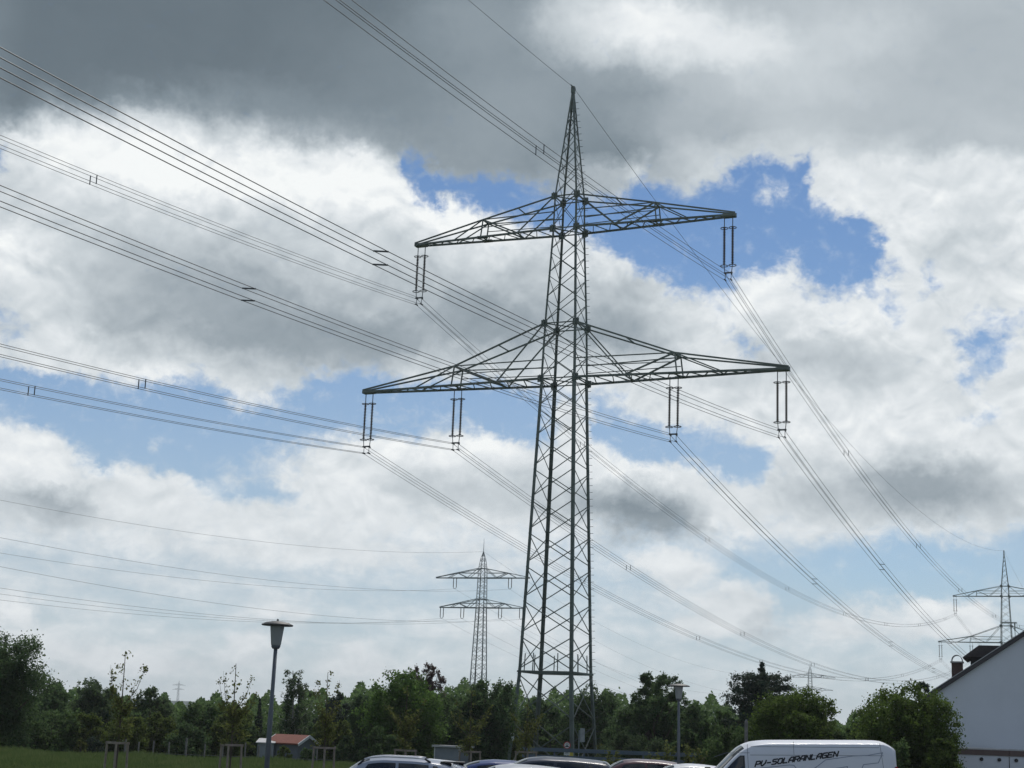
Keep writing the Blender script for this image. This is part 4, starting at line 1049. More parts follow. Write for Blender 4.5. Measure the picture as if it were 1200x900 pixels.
def spruce(label, u, vtop, hw, d, seed, flat=.0, group=None, name='spruce_tree', dens=1.0, leaf='conifer'):
    loc, h, r = place(u, vtop, hw, d); rng = np.random.default_rng(seed)
    root = thing(name, label, 'tree', loc, 0, group)
    m = MB(); m.tube([(0, 0, -.2), (0, 0, h * .5), (0, 0, h)], [.02 * h, .014 * h, .01], 7)
    P = []; z = .10 * h; step = max(.30, .062 * h) if flat else max(.22, .06 * h)
    while z < h * .985:
        t = z / h
        if flat: rr = r * (.84 + .25 * math.sin(z * 2.1) ** 2) * (1.16 - .12 * t) * (1.0 if t < .935 else max(.07, .16 * (1 - t) / .065))
        else: rr = r * (1 - t) ** .8
        nb = 9 if rr > .4 else 4
        for i in range(nb):
            a = 2 * math.pi * (i / nb) + rng.uniform(-.4, .4); L_ = rr * rng.uniform(.55, 1.12)
            rise = L_ * rng.uniform(-.12, .14)
            e = np.array([math.cos(a) * L_, math.sin(a) * L_, z + rise])
            m.tube([(0, 0, z), tuple((np.array([0, 0, z]) + e) / 2 + np.array([0, 0, -.05 * L_])), tuple(e)], [.035, .022, .008], 4)
            k = int(max(14, 170 * L_ * dens)); q = rng.random(k) ** .62
            c = np.array([0, 0, z]) + q[:, None] * (e - np.array([0, 0, z])) - np.stack([np.zeros(k), np.zeros(k), .1 * L_ * q * (1 - q) * 2], 1)
            wd = .26 * L_ * (1.15 - q * .8)
            P.append(c + rng.normal(size=(k, 3)) * np.stack([wd * .6, wd * .6, np.full(k, .07) + .015 * L_], 1) + np.array([0, 0, -.03]))
        z += step * (1.1 - t * .35) * rng.uniform(.8, 1.2)
    if flat:                                   # the leader, a thin spike above the flat top
        k = 420; q = rng.random(k); P.append(np.stack([rng.normal(0, .10, k) * (1.2 - q), rng.normal(0, .10, k) * (1.2 - q), h * (.86 + .14 * q)], 1))
    P = np.concatenate(P)
    V = leaf_cloud(rng, P, .17, up=.8, aspect=.4)
    c = bpy.data.objects.new('crown', lin_mesh('crown', V, np.arange(len(V)).reshape(-1, 4), [LEAF[leaf]])); COL.objects.link(c); c.parent = root
    m.build('trunk', M['bark'], root, fix=False, smooth=True)
    return root

def birch(label, u, vtop, hw, d, seed):
    loc, h, r = place(u, vtop, hw, d); rng = np.random.default_rng(seed)
    root = thing('birch_tree', label, 'tree', loc, 0); m = MB(); P = []
    for sx, k, top in ((0, 1., 1.), (.55, .85, .88)):
        tr = [np.array([sx * t + .2 * math.sin(3 * t), .1 * math.sin(4 * t), h * top * t]) for t in np.linspace(0, 1, 9)]
        m.tube(tr, [.11 * k * (1 - .85 * t) + .012 for t in np.linspace(0, 1, 9)], 7)
        for i in range(38):
            t = rng.uniform(.36, .98); a = rng.uniform(0, 6.28); s_ = np.array([np.interp(t, np.linspace(0, 1, 9), [p[j] for p in tr]) for j in range(3)])
            L_ = r * rng.uniform(.5, 1.05) * (1.25 - t * .75); e = s_ + np.array([math.cos(a) * L_, math.sin(a) * L_, L_ * rng.uniform(.3, .9)])
            m.tube([s_, (s_ + e) / 2 + np.array([0, 0, .1 * L_]), e], [.025, .016, .006], 4)
            for j in range(4):
                q = rng.uniform(.35, 1); c = s_ + (e - s_) * q; ln = rng.uniform(.3, 1.0); n = 20
                tt = rng.random(n); P.append(c + np.stack([rng.normal(0, .07, n), rng.normal(0, .07, n), -ln * tt], 1))
    P = np.concatenate(P); V = leaf_cloud(rng, P, .15, up=.2)
    c = bpy.data.objects.new('crown', lin_mesh('crown', V, np.arange(len(V)).reshape(-1, 4), [LEAF['grey']])); COL.objects.link(c); c.parent = root
    m.build('trunk', M['birch_bark'], root, fix=False, smooth=True)

TREES = [ # name, label, u, top, half width, distance, kind, leaf, seed, density
 ('broadleaf_tree', 'dark broadleaf tree cut off by the left edge of the photo, taller than its neighbours', -8, 735, 60, 96, 'round', 'dark', 1, 1.1),
 ('broadleaf_tree', 'small dark tree directly right of the tall tree at the left edge', 66, 794, 22, 118, 'round', 'dark', 2, 1),
 ('broadleaf_tree', 'grey-green tree left of the first staked sapling', 114, 790, 29, 124, 'round', 'grey', 3, 1),
 ('broadleaf_tree', 'loose grey-green tree right of the first staked sapling', 180, 804, 27, 112, 'loose', 'grey', 4, 1.6),
 ('oak_tree', 'dark rounded tree between the distant hill and the second staked sapling', 236, 815, 28, 116, 'oak', 'round', 5, 1),
 ('broadleaf_tree', 'olive tree low behind the second staked sapling', 276, 822, 24, 120, 'round', 'olive', 6, 1),
 ('broadleaf_tree', 'dark pine-like tree just right of the birch', 397, 808, 24, 128, 'pine', 'conifer', 8, 1.2),
 ('broadleaf_tree', 'dark green tree at the left flank of the big oak', 432, 806, 22, 120, 'round', 'dark', 9, 1),
 ('oak_tree', 'big rounded green oak left of the mid-distance pylon', 476, 783, 45, 108, 'oak', 'oak', 10, 1),
 ('plum_tree', 'sparse reddish-brown tree poking above the big oak', 502, 768, 24, 124, 'plum', 'plum', 11, 1.5),
 ('broadleaf_tree', 'green tree filling the dip between the two big oaks', 532, 806, 24, 116, 'round', 'round', 13, 1),
 ('oak_tree', 'dark oak in front of the foot of the mid-distance pylon', 568, 787, 38, 110, 'oak', 'dark', 12, 1),
 ('broadleaf_tree', 'dark tree seen through the lowest bracing of the tall pylon', 632, 814, 30, 126, 'oak', 'dark', 14, 1),
 ('oak_tree', 'dark oak behind the right legs of the tall pylon', 692, 800, 34, 120, 'oak', 'dark', 15, 1),
 ('broadleaf_tree', 'loose tall tree left of the second street lamp', 768, 778, 32, 104, 'loose', 'dark', 16, 2.2),
 ('broadleaf_tree', 'dark bushy tree under the loose tall tree, left of the second street lamp', 742, 822, 34, 108, 'round', 'dark', 17, 1),
 ('broadleaf_tree', 'dark cone-shaped tree right of the second street lamp', 816, 812, 23, 100, 'round', 'dark', 18, 1),
 ('broadleaf_tree', 'small tree between the cone-shaped tree and the spruce', 848, 826, 22, 96, 'loose', 'round', 19, 2),
 ('walnut_tree', 'round olive-green tree above the white van, beside the spruce', 936, 806, 50, 74, 'walnut', 'walnut', 21, 1),
 ('broadleaf_tree', 'low twiggy tree between the two round green trees on the right', 1012, 834, 26, 84, 'loose', 'round', 22, 2),
 ('walnut_tree', 'large green bushy tree in front of the white house gable', 1063, 803, 57, 64, 'walnut', 'walnut', 23, 1),
 ('pine_tree', 'dark pine behind the bushy tree, left of the chimney', 1082, 783, 27, 94, 'shrub', 'conifer', 24, 1.2),
]
for nm, lab, u, v, hw, d, kind, leaf, seed, dn in TREES:
    crown_tree(nm, lab, 'tree', u, v, hw, d, kind, leaf, seed, 'trees behind the meadow and car park', dens=dn)
spruce('broad dark spruce with a flat top and one spike, right of centre', 893, 776, 37, 92, 40, flat=1)
spruce('narrow dark conifer left of the first street lamp', 305, 818, 12, 124, 41)
birch('slender birch with pale trunks just right of the first street lamp', 343, 786, 24, 114, 42)

SHRUBS = [
 ('dark green shrub at the far left end of the meadow edge', 12, 838, 36, 103, 'round', 1), ('wide dark shrub below the small dark tree on the left', 62, 828, 34, 105, 'round', 2),
 ('broad olive shrub left of the first staked sapling', 102, 832, 30, 107, 'olive', 3), ('olive shrub directly behind the first staked sapling', 150, 834, 30, 106, 'olive', 4),
 ('olive shrub right of the first staked sapling', 188, 836, 26, 108, 'olive', 5), ('dark shrub midway between the first and second saplings', 222, 846, 26, 104, 'dark', 6),
 ('yellowish shrub directly behind the second staked sapling', 268, 832, 26, 109, 'olive', 7), ('dark shrub left of the red-roofed hut', 302, 848, 20, 112, 'dark', 8),
 ('yellow-green shrub behind the right end of the red-roofed hut', 386, 832, 26, 113, 'olive', 9), ('dark shrub right of the red-roofed hut', 412, 856, 18, 106, 'dark', 10),
 ('mixed green shrub under the big oak', 446, 850, 22, 103, 'round', 11), ('small dark bluish shrub at the meadow edge left of the first sapling', 113, 862, 13, 101, 'conifer', 12),
 ('tiny yellow-green shrub at the meadow edge', 95, 863, 7, 100, 'fresh', 13), ('dark shrub left of the grey shed', 488, 858, 20, 112, 'dark', 14),
 ('dark shrub behind the grey shed', 540, 852, 26, 116, 'dark', 15), ('olive shrub behind the left leg of the tall pylon', 596, 846, 24, 121, 'olive', 16),
 ('green shrub between the middle legs of the tall pylon', 646, 846, 22, 122, 'round', 17), ('grey-green willow shrub right of the tall pylon', 736, 856, 34, 96, 'grey', 18),
 ('small yellowish weedy shrub beside the right leg of the tall pylon', 706, 868, 12, 100, 'fresh', 19), ('dark shrub at the foot of the second street lamp', 806, 852, 24, 88, 'dark', 20),
 ('dark green bush just left of the van windscreen', 850, 850, 32, 74, 'round', 21), ('dark shrub under the spruce', 884, 838, 26, 84, 'dark', 22),
 ('dark shrub between the two round trees over the van roof', 1000, 846, 26, 72, 'dark', 23), ('dark shrub right of the van tail', 1040, 866, 28, 60, 'round', 24),
 ('dark shrub hugging the white wall beside the garage', 1104, 856, 24, 61, 'walnut', 25), ('dark shrub in the gap behind the right half of the pylon', 664, 838, 24, 128, 'dark', 26),
 ('low weedy shrub against the front wall of the red-roofed hut', 334, 869, 10, 105, 'olive', 29), ('low shrub at the gable end of the red-roofed hut', 360, 872, 9, 105, 'round', 30),
 ('dark shrub behind the birch trunks', 346, 838, 28, 122, 'dark', 27), ('dark shrub behind the cone-shaped tree', 780, 842, 26, 104, 'dark', 28)]
for lab, u, v, hw, d, leaf, sd in SHRUBS:
    crown_tree('shrub', lab, 'shrub', u, v, hw, d, 'willow' if leaf == 'grey' else 'shrub', leaf, 100 + sd, 'shrubs along the meadow edge')
spruce('slim columnar thuja right of the second street lamp', 826, 843, 9, 86, 43, flat=1, name='thuja', leaf='round')

# slender saplings and weeds near the fence
def weed(label, u, vtop, d, seed, spread=.5):
    loc, h, _ = place(u, vtop, 5, d); rng = np.random.default_rng(seed); m = MB(); P = []
    root = thing('tall_weed', label, 'plant', loc, 0, 'tall weeds by the fence')
    for i in range(5):
        a = rng.uniform(0, 6.28); L_ = h * rng.uniform(.6, 1); e = np.array([math.cos(a) * spread * rng.uniform(.2, 1), math.sin(a) * spread * .6, L_])
        m.tube([(0, 0, 0), tuple(e * np.array([.35, .35, .6])), tuple(e)], [.018, .012, .004], 4)
        t = rng.uniform(.25, 1.02, 60); P.append(e * np.stack([t * t, t * t, t], 1) + rng.normal(0, .07, (60, 3)))
    P = np.concatenate(P); V = leaf_cloud(rng, P, .15)
    c = bpy.data.objects.new('foliage', lin_mesh('foliage', V, np.arange(len(V)).reshape(-1, 4), [LEAF['fresh']])); COL.objects.link(c); c.parent = root
    m.build('stem', M['bark'], root, fix=False)
for i, (lab, u, v) in enumerate([('tall yellow-green weed in front of the fence rails', 783, 862), ('low pale weed at the foot of the second street lamp', 806, 872), ('yellow-green weed in front of the bush by the van', 838, 879),
                                 ('low yellowish weed left of the second street lamp', 768, 878), ('pale weed in front of the fence, between lamp and bush', 820, 876), ('short weed by the pylon leg and the fence end', 716, 876)]):
    weed(lab, u, v, 78 - 1.3 * i, 200 + i)

# young staked street trees
def sapling(label, u, vtop, d, vstake, seed, hwpx):
    p = at(u, vstake, d); loc = (p[0], p[1], 0.0); h = at(u, vtop, d)[2]; hs = p[2]; rng = np.random.default_rng(seed); r = hwpx * d / FPX
    root = thing('young_tree', label, 'tree', loc, 0, 'staked young trees')
    m = MB(); P = []
    tr = [np.array([.04 * math.sin(2 * t + seed), .03 * math.sin(3 * t), h * .97 * t]) for t in np.linspace(0, 1, 8)]
    m.tube(tr, [.035 * (1 - .85 * t) + .005 for t in np.linspace(0, 1, 8)], 6)
    # three or four long upright shoots make the thin, wispy top
    for i in range(4):
        t = rng.uniform(.46, .62); a = math.pi * i + rng.uniform(-.7, .7); s_ = np.array([np.interp(t, np.linspace(0, 1, 8), [q[j] for q in tr]) for j in range(3)])
        w = r * rng.uniform(.9, 1.5); e = s_ + np.array([math.cos(a) * w, math.sin(a) * w, (h - s_[2]) * rng.uniform(.45, .82)]); mid = s_ * .5 + e * .5 + np.array([math.cos(a), math.sin(a), -.5]) * .12
        m.tube([s_, mid, e], [.016, .010, .003], 4)
        for j in range(9):
            q = rng.uniform(.35, 1.0); c = (s_ * (1 - q) ** 2 + 2 * mid * q * (1 - q) + e * q * q); P.append(c + rng.normal(0, .055, (6, 3)))
    for j in range(13):
        q = rng.uniform(.58, 1.0); P.append(np.array([0, 0, h * q]) + np.array([rng.normal(0, .07), rng.normal(0, .07), 0]) + rng.normal(0, .05, (6, 3)))
    for i in range(20):
        t = rng.uniform(.33, .60); a = rng.uniform(0, 6.28); s_ = np.array([np.interp(t, np.linspace(0, 1, 8), [q[j] for q in tr]) for j in range(3)])
        w = r * rng.uniform(.35, .95); e = s_ + np.array([math.cos(a) * w, math.sin(a) * w, rng.uniform(.15, .6)])
        m.tube([s_, (s_ * .5 + e * .5) + np.array([math.cos(a), math.sin(a), -.4]) * .06, e], [.012, .008, .003], 4)
        for j in range(6):
            q = rng.uniform(.3, 1.03); P.append(s_ + (e - s_) * q + rng.normal(0, .08, (7, 3)))
    P = np.concatenate(P); V = leaf_cloud(rng, P, .10, up=.1)
    c = bpy.data.objects.new('crown', lin_mesh('crown', V, np.arange(len(V)).reshape(-1, 4), [LEAF['fresh']])); COL.objects.link(c); c.parent = root
    m.build('trunk', M['bark'], root, fix=False)
    # the tripod of stakes with its top rails stands beside the tree
    st = thing('tree_stakes', label.replace(LAB_TREE, 'wooden three-post support'), 'tree support', loc, rng.uniform(-.2, .2), 'wooden supports of the young trees')
    w = 11.5 * d / FPX
    corners = [(-w, .22), (w, .22), (0.02, -w * 1.1)]
    for x, y in corners:
        m = MB(); m.tube([(x * 1.12, y * 1.12, -.2), (x, y, hs)], .038, 8); m.build('post', M['wood'], st, smooth=False)
    for i in range(3):
        a_, b_ = corners[i], corners[(i + 1) % 3]; k = .06 / math.hypot(b_[0] - a_[0], b_[1] - a_[1])
        m = MB(); m.bar((a_[0] - (b_[0] - a_[0]) * k, a_[1] - (b_[1] - a_[1]) * k, hs - .02 + i * .003), (b_[0] + (b_[0] - a_[0]) * k, b_[1] + (b_[1] - a_[1]) * k, hs - .02 + i * .003), .05, .07); m.build('top_rail', M['wood'], st)
LAB_TREE = 'thin young tree'
for i, (lab, u, vt, d, vs, hw) in enumerate([
    ('thin young tree on the meadow, leftmost of the staked row', 137, 759, 52, 870, 17), ('thin young tree on the meadow, second from left in the staked row', 270, 773, 55, 872.5, 19),
    ('thin young tree right of the red-roofed hut, third of the staked row', 380, 784, 59, 876, 15), ('thin young tree in front of the big oak, behind the roof-railed estate car', 475, 800, 62, 879, 18),
    ('thin young tree in front of the grey shed, fifth of the staked row', 551, 806, 66, 880.5, 19), ('thin young tree inside the outline of the tall pylon, last of the staked row', 617, 816, 70, 881, 17)]):
    sapling(lab, u, vt, d, vs, 340 + 7 * i, hw)

# the wood behind everything, one mass
rng = np.random.default_rng(77)
n = 90000; uu = rng.uniform(-60, 1150, n); dd = rng.uniform(138, 172, n)
top = np.interp(uu, [-60, 0, 60, 130, 205, 260, 330, 420, 470, 560, 640, 720, 790, 850, 900, 1000, 1150], [796, 800, 812, 812, 824, 822, 820, 812, 806, 806, 814, 816, 820, 824, 830, 842, 850]) + 7 * np.sin(uu * .11) + 5 * np.sin(uu * .31 + 1)
x = (uu - 600) / FPX * dd; gz = -1.4
hor = 849.6 + (uu - 600) * .0377
zt = CAM_H + (hor - top) * dd / FPX * (.85 + .15 * (dd - 138) / 34)
q = rng.random(n) ** .6
P = np.stack([x, dd, gz + (zt - gz) * q], 1)
V = leaf_cloud(rng, P, .42)
me = lin_mesh('wood', V, np.arange(len(V)).reshape(-1, 4), [LEAF['round']])
o = bpy.data.objects.new('far_wood', me); COL.objects.link(o); o['kind'] = 'stuff'

# meadow grass
rng = np.random.default_rng(5)
n = 90000; d = rng.uniform(58, 97, n) ; uu = rng.uniform(-30, 640, n)
x = (uu - 600) / FPX * d
z0 = np.array([g_ground(y) for y in d])
hgt = rng.uniform(.10, .30, n) * (1 + .7 * np.sin(x * .9) * np.sin(d * .45 + 1)) + .05
dx = rng.normal(0, .09, n); dy = rng.normal(0, .06, n); w = rng.uniform(.012, .03, n)
b0 = np.stack([x, d, z0], 1)
V = np.stack([b0 - np.stack([w, 0 * w, 0 * w], 1), b0 + np.stack([w, 0 * w, 0 * w], 1), b0 + np.stack([w * .7 + dx * .5, dy * .5, hgt * .6], 1), b0 + np.stack([dx, dy, hgt], 1)], 1).reshape(-1, 3)
M['grass'] = leaf_mat('grass_blade', [(.055, .088, .028), (.088, .128, .040), (.130, .155, .062)], .45)
o = bpy.data.objects.new('meadow_grass', lin_mesh('meadow_grass', V, np.arange(len(V)).reshape(-1, 4), [M['grass']])); COL.objects.link(o); o['kind'] = 'stuff'
M['straw'] = leaf_mat('dry_grass_blade', [(.14, .12, .06), (.22, .19, .10), (.30, .26, .15)], .3)
n = 2600; uu = rng.uniform(566, 596, n); d = rng.uniform(98, 104, n); x = (uu - 600) / FPX * d; z0 = np.array([g_ground(y) for y in d])
hgt = rng.uniform(.5, 1.3, n); dx = rng.normal(0, .12, n); w = rng.uniform(.01, .02, n); b0 = np.stack([x, d, z0], 1)
V = np.stack([b0 - np.stack([w, 0 * w, 0 * w], 1), b0 + np.stack([w, 0 * w, 0 * w], 1), b0 + np.stack([w * .7 + dx * .5, 0 * w, hgt * .6], 1), b0 + np.stack([dx, 0 * w, hgt], 1)], 1).reshape(-1, 3)
o = bpy.data.objects.new('dry_grass', lin_mesh('dry_grass', V, np.arange(len(V)).reshape(-1, 4), [M['straw']])); COL.objects.link(o); o['kind'] = 'stuff'
# ------------------------------------------------------------------ vehicles
def paint(name, col, rough=.35): return mat(name, col, .30, 0, .03, 1, coat=.35, spec=.4)
M['glass'] = mat('car_glass', (.012, .016, .018), .06, spec=.7)
M['tyre'] = mat('tyre', (.015, .015, .016), .85); M['rim'] = mat('alloy_rim', (.35, .36, .37), .35, .8)
M['trim'] = mat('black_trim', (.014, .014, .015), .5); M['rail'] = mat('silver_roof_rail', (.62, .63, .65), .4, .3)
M['tail'] = mat('tail_lamp_red', (.32, .02, .018), .2, coat=.5); M['head'] = mat('head_lamp', (.55, .57, .58), .15, coat=.5)
M['plate'] = mat('number_plate', (.65, .65, .62), .5)

class Body:
    """car body lofted through stations along x: (x, belt z, roof z, half width at belt, half width at roof); nose at -x"""
    def __init__(s, st, crown=.05, sill=.24, edge=.05):
        a = np.array(st, float); s.x0, s.x1 = a[0, 0], a[-1, 0]; s.crown, s.sill, s.edge = crown, sill, edge
        xs = np.linspace(s.x0, s.x1, 60)
        def ip(c):
            y = np.interp(xs, a[:, 0], a[:, c]); k = np.array([1, 2, 3, 2, 1.]) / 9
            yp = np.pad(y, 2, mode='edge'); return np.convolve(yp, k, 'valid')
        s.xs = xs; s.zb, s.zr, s.wb, s.wr = ip(1), ip(2), ip(3), ip(4)
    def q(s, x): return [float(np.interp(x, s.xs, v)) for v in (s.zb, s.zr, s.wb, s.wr)]
    def top(s, x, y):
        zb, zr, wb, wr = s.q(x); t = min(1, abs(y) / wr); return zr - s.edge + (s.crown + s.edge) * (1 - t ** 2.6)
    def side(s, x, z):
        zb, zr, wb, wr = s.q(x); ze = zr - s.edge
        t = np.clip((z - zb) / max(.02, ze - zb), 0, 1); return wb + (wr - wb) * t ** 1.15
    def section(s, x):
        zb, zr, wb, wr = s.q(x); ze = zr - s.edge
        half = [(0, ze + s.crown + s.edge)] + [(wr * t, ze + (s.crown + s.edge) * (1 - t ** 2.6)) for t in (.3, .55, .75, .88, .96, 1.0)]
        half += [(float(s.side(x, ze + (zb - ze) * k)), ze + (zb - ze) * k) for k in (.25, .5, .75, 1.0)]
        half += [(wb + .02, zb - .12), (wb + .015, zb * .5 + s.sill * .5), (wb - .03, s.sill + .05), (wb - .10, s.sill)]
        return half
    def mesh(s):
        m = MB(); rows = []
        for x in s.xs:
            h = s.section(x); rows.append([(x, y, z) for y, z in h[::-1]] + [(x, -y, z) for y, z in h[1:]])
        n = len(rows[0]); vs = [p for r in rows for p in r]
        fs = [(i * n + j, i * n + j + 1, (i + 1) * n + j + 1, (i + 1) * n + j) for i in range(len(rows) - 1) for j in range(n - 1)]
        fs += [tuple(range(n)), tuple((len(rows) - 1) * n + j for j in range(n - 1, -1, -1))]
        fs += [((i + 1) * n, (i + 1) * n + n - 1, i * n + n - 1, i * n) for i in range(len(rows) - 1)]
        m.add(vs, fs); return m
    def side_patch(s, sg, x0, x1, bot, topf, off=.006, lean0=0., lean1=0., nx=14, nz=6):
        """window or panel lying on the flank; bot(x), topf(x) give its lower and upper edge"""
        m = MB(); vs = []
        for i in range(nx + 1):
            for j in range(nz + 1):
                t = j / nz; xa = x0 + lean0 * t; xb = x1 + lean1 * t; x = xa + (xb - xa) * i / nx
                z = bot(x) + (topf(x) - bot(x)) * t; vs.append((x, sg * (float(s.side(x, z)) + off), z))
        m.add(vs, [(i * (nz + 1) + j, i * (nz + 1) + j + 1, (i + 1) * (nz + 1) + j + 1, (i + 1) * (nz + 1) + j) for i in range(nx) for j in range(nz)]); return m
    def top_patch(s, x0, x1, k, off=.006, nx=10, ny=10):
        m = MB(); vs = []
        for i in range(nx + 1):
            x = x0 + (x1 - x0) * i / nx; w = s.q(x)[3] * k
            for j in range(ny + 1):
                y = -w + 2 * w * j / ny; vs.append((x, y, s.top(x, y) + off))
        m.add(vs, [(i * (ny + 1) + j, i * (ny + 1) + j + 1, (i + 1) * (ny + 1) + j + 1, (i + 1) * (ny + 1) + j) for i in range(nx) for j in range(ny)]); return m

def wheels(root, B, xs, r=.31):
    for x in xs:
        for sg in (-1, 1):
            y = sg * (B.q(x)[2] - .08)
            m = MB(); m.lathe([(r * .62, -.10), (r * .95, -.10), (r, -.07), (r, .07), (r * .95, .10), (r * .62, .10)], n=24); w = m.build('wheel', M['tyre'], root, smooth=False); w.rotation_euler = (R(90), 0, 0); w.location = (x, y, r)
            m = MB(); m.lathe([(.02, -.105), (r * .2, -.107), (r * .62, -.085), (r * .64, .085), (r * .2, .107), (.02, .105)], n=20); m.build('rim', M['rim'], w)

def car(label, col, st, u, d, rot=0., group='cars parked in the car park', name='parked_car', cat='car', win=(), screen=None, rear=None, rails=False, spoiler=None, antenna=None, wheel_x=(-1.3, 1.3), crown=.05, tail=None, roofbars=False):
    x = (u - 600) / FPX * d
    root = thing(name, label, cat, (x, d, 0), rot, group)
    B = Body(st, crown); pm = col if isinstance(col, bpy.types.Material) else paint('car_paint', col)
    B.mesh().build('body', pm, root, smooth=True)
    for (a, b, l0, l1) in win:
        for sg in (-1, 1):
            bot = lambda x: B.q(x)[0] + .03; tp = lambda x: max(B.q(x)[0] + .05, B.q(x)[1] - B.edge - .055)
            B.side_patch(sg, a, b, bot, tp, .006, l0, l1).build('side_window', M['glass'], root, smooth=True)
    if screen: B.top_patch(*screen, .86).build('windscreen', M['glass'], root, smooth=True)
    if rear: B.top_patch(*rear, .84).build('rear_window', M['glass'], root, smooth=True)
    if rails:
        for sg in (-1, 1):
            pts = []
            for i, xx in enumerate(np.linspace(rails[0], rails[1], 13)):
                w = B.q(xx)[3]; lift = .085 if 0 < i < 12 else .0
                pts.append((xx, sg * (w - .05), B.top(xx, w - .05) + lift))
            m = MB(); m.tube(pts[1:-1], .030, 6); rl = m.build('roof_rail', M['rail'], root, smooth=True)
            for i in (0, 12):
                j = 1 if i == 0 else 11
                m = MB(); m.tube([pts[i], pts[j]], [.035, .028], 6); m.build('rail_foot', M['trim'], rl)
    if spoiler:
        w = B.q(spoiler - .05)[3] * .92; z = B.top(spoiler - .05, 0)
        m = MB(); m.add([(spoiler - .18, -w, z - .035), (spoiler - .18, w, z - .035), (spoiler + .16, w * .93, z - .03), (spoiler + .16, -w * .93, z - .03), (spoiler - .18, -w, z + .01), (spoiler - .18, w, z + .01), (spoiler + .16, w * .93, z + .005), (spoiler + .16, -w * .93, z + .005)],
                        [(3, 2, 1, 0), (4, 5, 6, 7), (0, 1, 5, 4), (1, 2, 6, 5), (2, 3, 7, 6), (3, 0, 4, 7)]); m.build('rear_spoiler', M['trim'], root)
    if antenna:
        z = B.top(antenna, 0); m = MB(); m.tube([(antenna, 0, z - .01), (antenna + .05, 0, z + .06), (antenna + .16, 0, z + .22)], [.02, .01, .005], 6); m.build('antenna', M['trim'], root)
    wheels(root, B, wheel_x)
    xe = B.x1; zb = B.q(xe - .1)[0]
    for sg in (-1, 1):
        wv = B.q(xe - .06)[2]
        m = MB(); z0 = tail or zb - .22; m.box((xe - .10, min(sg * (wv - .16), sg * (wv + .012)), z0), (xe + .012, max(sg * (wv - .16), sg * (wv + .012)), z0 + .26)); m.build('tail_light', M['tail'], root)
        m = MB(); xn = B.x0; wn = B.q(xn + .1)[2]; zz = B.q(xn + .15)[0] - .08; m.box((xn - .01, min(sg * (wn - .34), sg * (wn - .02)), zz - .08), (xn + .22, max(sg * (wn - .34), sg * (wn - .02)), zz + .04)); m.build('headlight', M['head'], root)
    sx = screen[0] + .28 if screen else -0.8
    for sg in (-1, 1):
        y = B.q(sx)[2]; zb = B.q(sx)[0]
        m = MB(); m.add([(sx - .06, sg * (y + .01), zb + .02), (sx + .05, sg * (y + .01), zb + .02), (sx + .05, sg * (y + .20), zb + .03), (sx - .04, sg * (y + .20), zb + .05), (sx - .06, sg * (y + .02), zb + .10), (sx + .05, sg * (y + .02), zb + .12), (sx + .05, sg * (y + .20), zb + .14), (sx - .03, sg * (y + .19), zb + .13)],
                        [(0, 1, 2, 3), (4, 5, 6, 7), (0, 1, 5, 4), (1, 2, 6, 5), (2, 3, 7, 6), (3, 0, 4, 7)]); m.build('mirror', pm, root)
    for xx, nm in ((B.x0, 'front_bumper'), (B.x1, 'rear_bumper')):
        w = B.q(xx)[2]; m = MB(); m.box((xx - .07, -w * .9, .26), (xx + .07, w * .9, .50)); m.build(nm, M['trim'], root)
    return root, B

def estate(L=4.5, h=1.46, belt=.92, w=.87, tail_rake=.35, hood=1.15, cowl=.95, screen=.72):
    f = -L / 2
    xs_c = f + hood; xs_r = xs_c + screen; r = L / 2
    return [(f, .55, .62, w * .80, w * .70), (f + .12, .66, .74, w * .92, w * .80), (f + .5, .80, .88, w * .98, w * .84), (xs_c, cowl - .05, cowl + .03, w, w * .86),
            (xs_c + screen * .5, belt, (cowl + h) / 2 + .05, w, w * .80), (xs_r, belt, h - .05, w, w * .74), (xs_r + .45, belt + .01, h, w, w * .735), (r - 1.3, belt + .03, h - .01, w, w * .73),
            (r - tail_rake - .35, belt + .05, h - .06, w * .99, w * .71), (r - tail_rake, belt + .06, h - .13, w * .97, w * .68), (r - .10, belt + .04, belt + .13, w * .93, w * .70), (r, .75, .84, w * .86, w * .70)]

WIN4 = lambda f, hood, screen, r: [(f + hood + screen * .62, f + hood + screen + .78, .30, 0.), (f + hood + screen + .86, f + hood + screen + 1.72, 0., -.04), (f + hood + screen + 1.82, r - .62, -.02, -.14)]
# front row, nearest the camera
L = 4.55; st = estate(L, 1.49, .93, .87)
car('silver-blue estate car with silver roof rails, leftmost of the parked cars', (.30, .33, .39), st, 470, 44.5, R(1.0), win=WIN4(-L / 2, 1.15, .72, L / 2), screen=(-L / 2 + 1.22, -L / 2 + 1.92), rear=(L / 2 - .55, L / 2 - .2), rails=(-L / 2 + 1.62, L / 2 - .95), spoiler=L / 2 - .50)
L = 4.2; st = estate(L, 1.455, .92, .86, .30)
car('silver car with a plain pale roof, in front of the dark blue people carrier', (.50, .51, .52), st, 608, 42.8, R(.5), win=WIN4(-L / 2, 1.1, .72, L / 2), screen=(-L / 2 + 1.22, -L / 2 + 1.85), rear=(L / 2 - .5, L / 2 - .18))
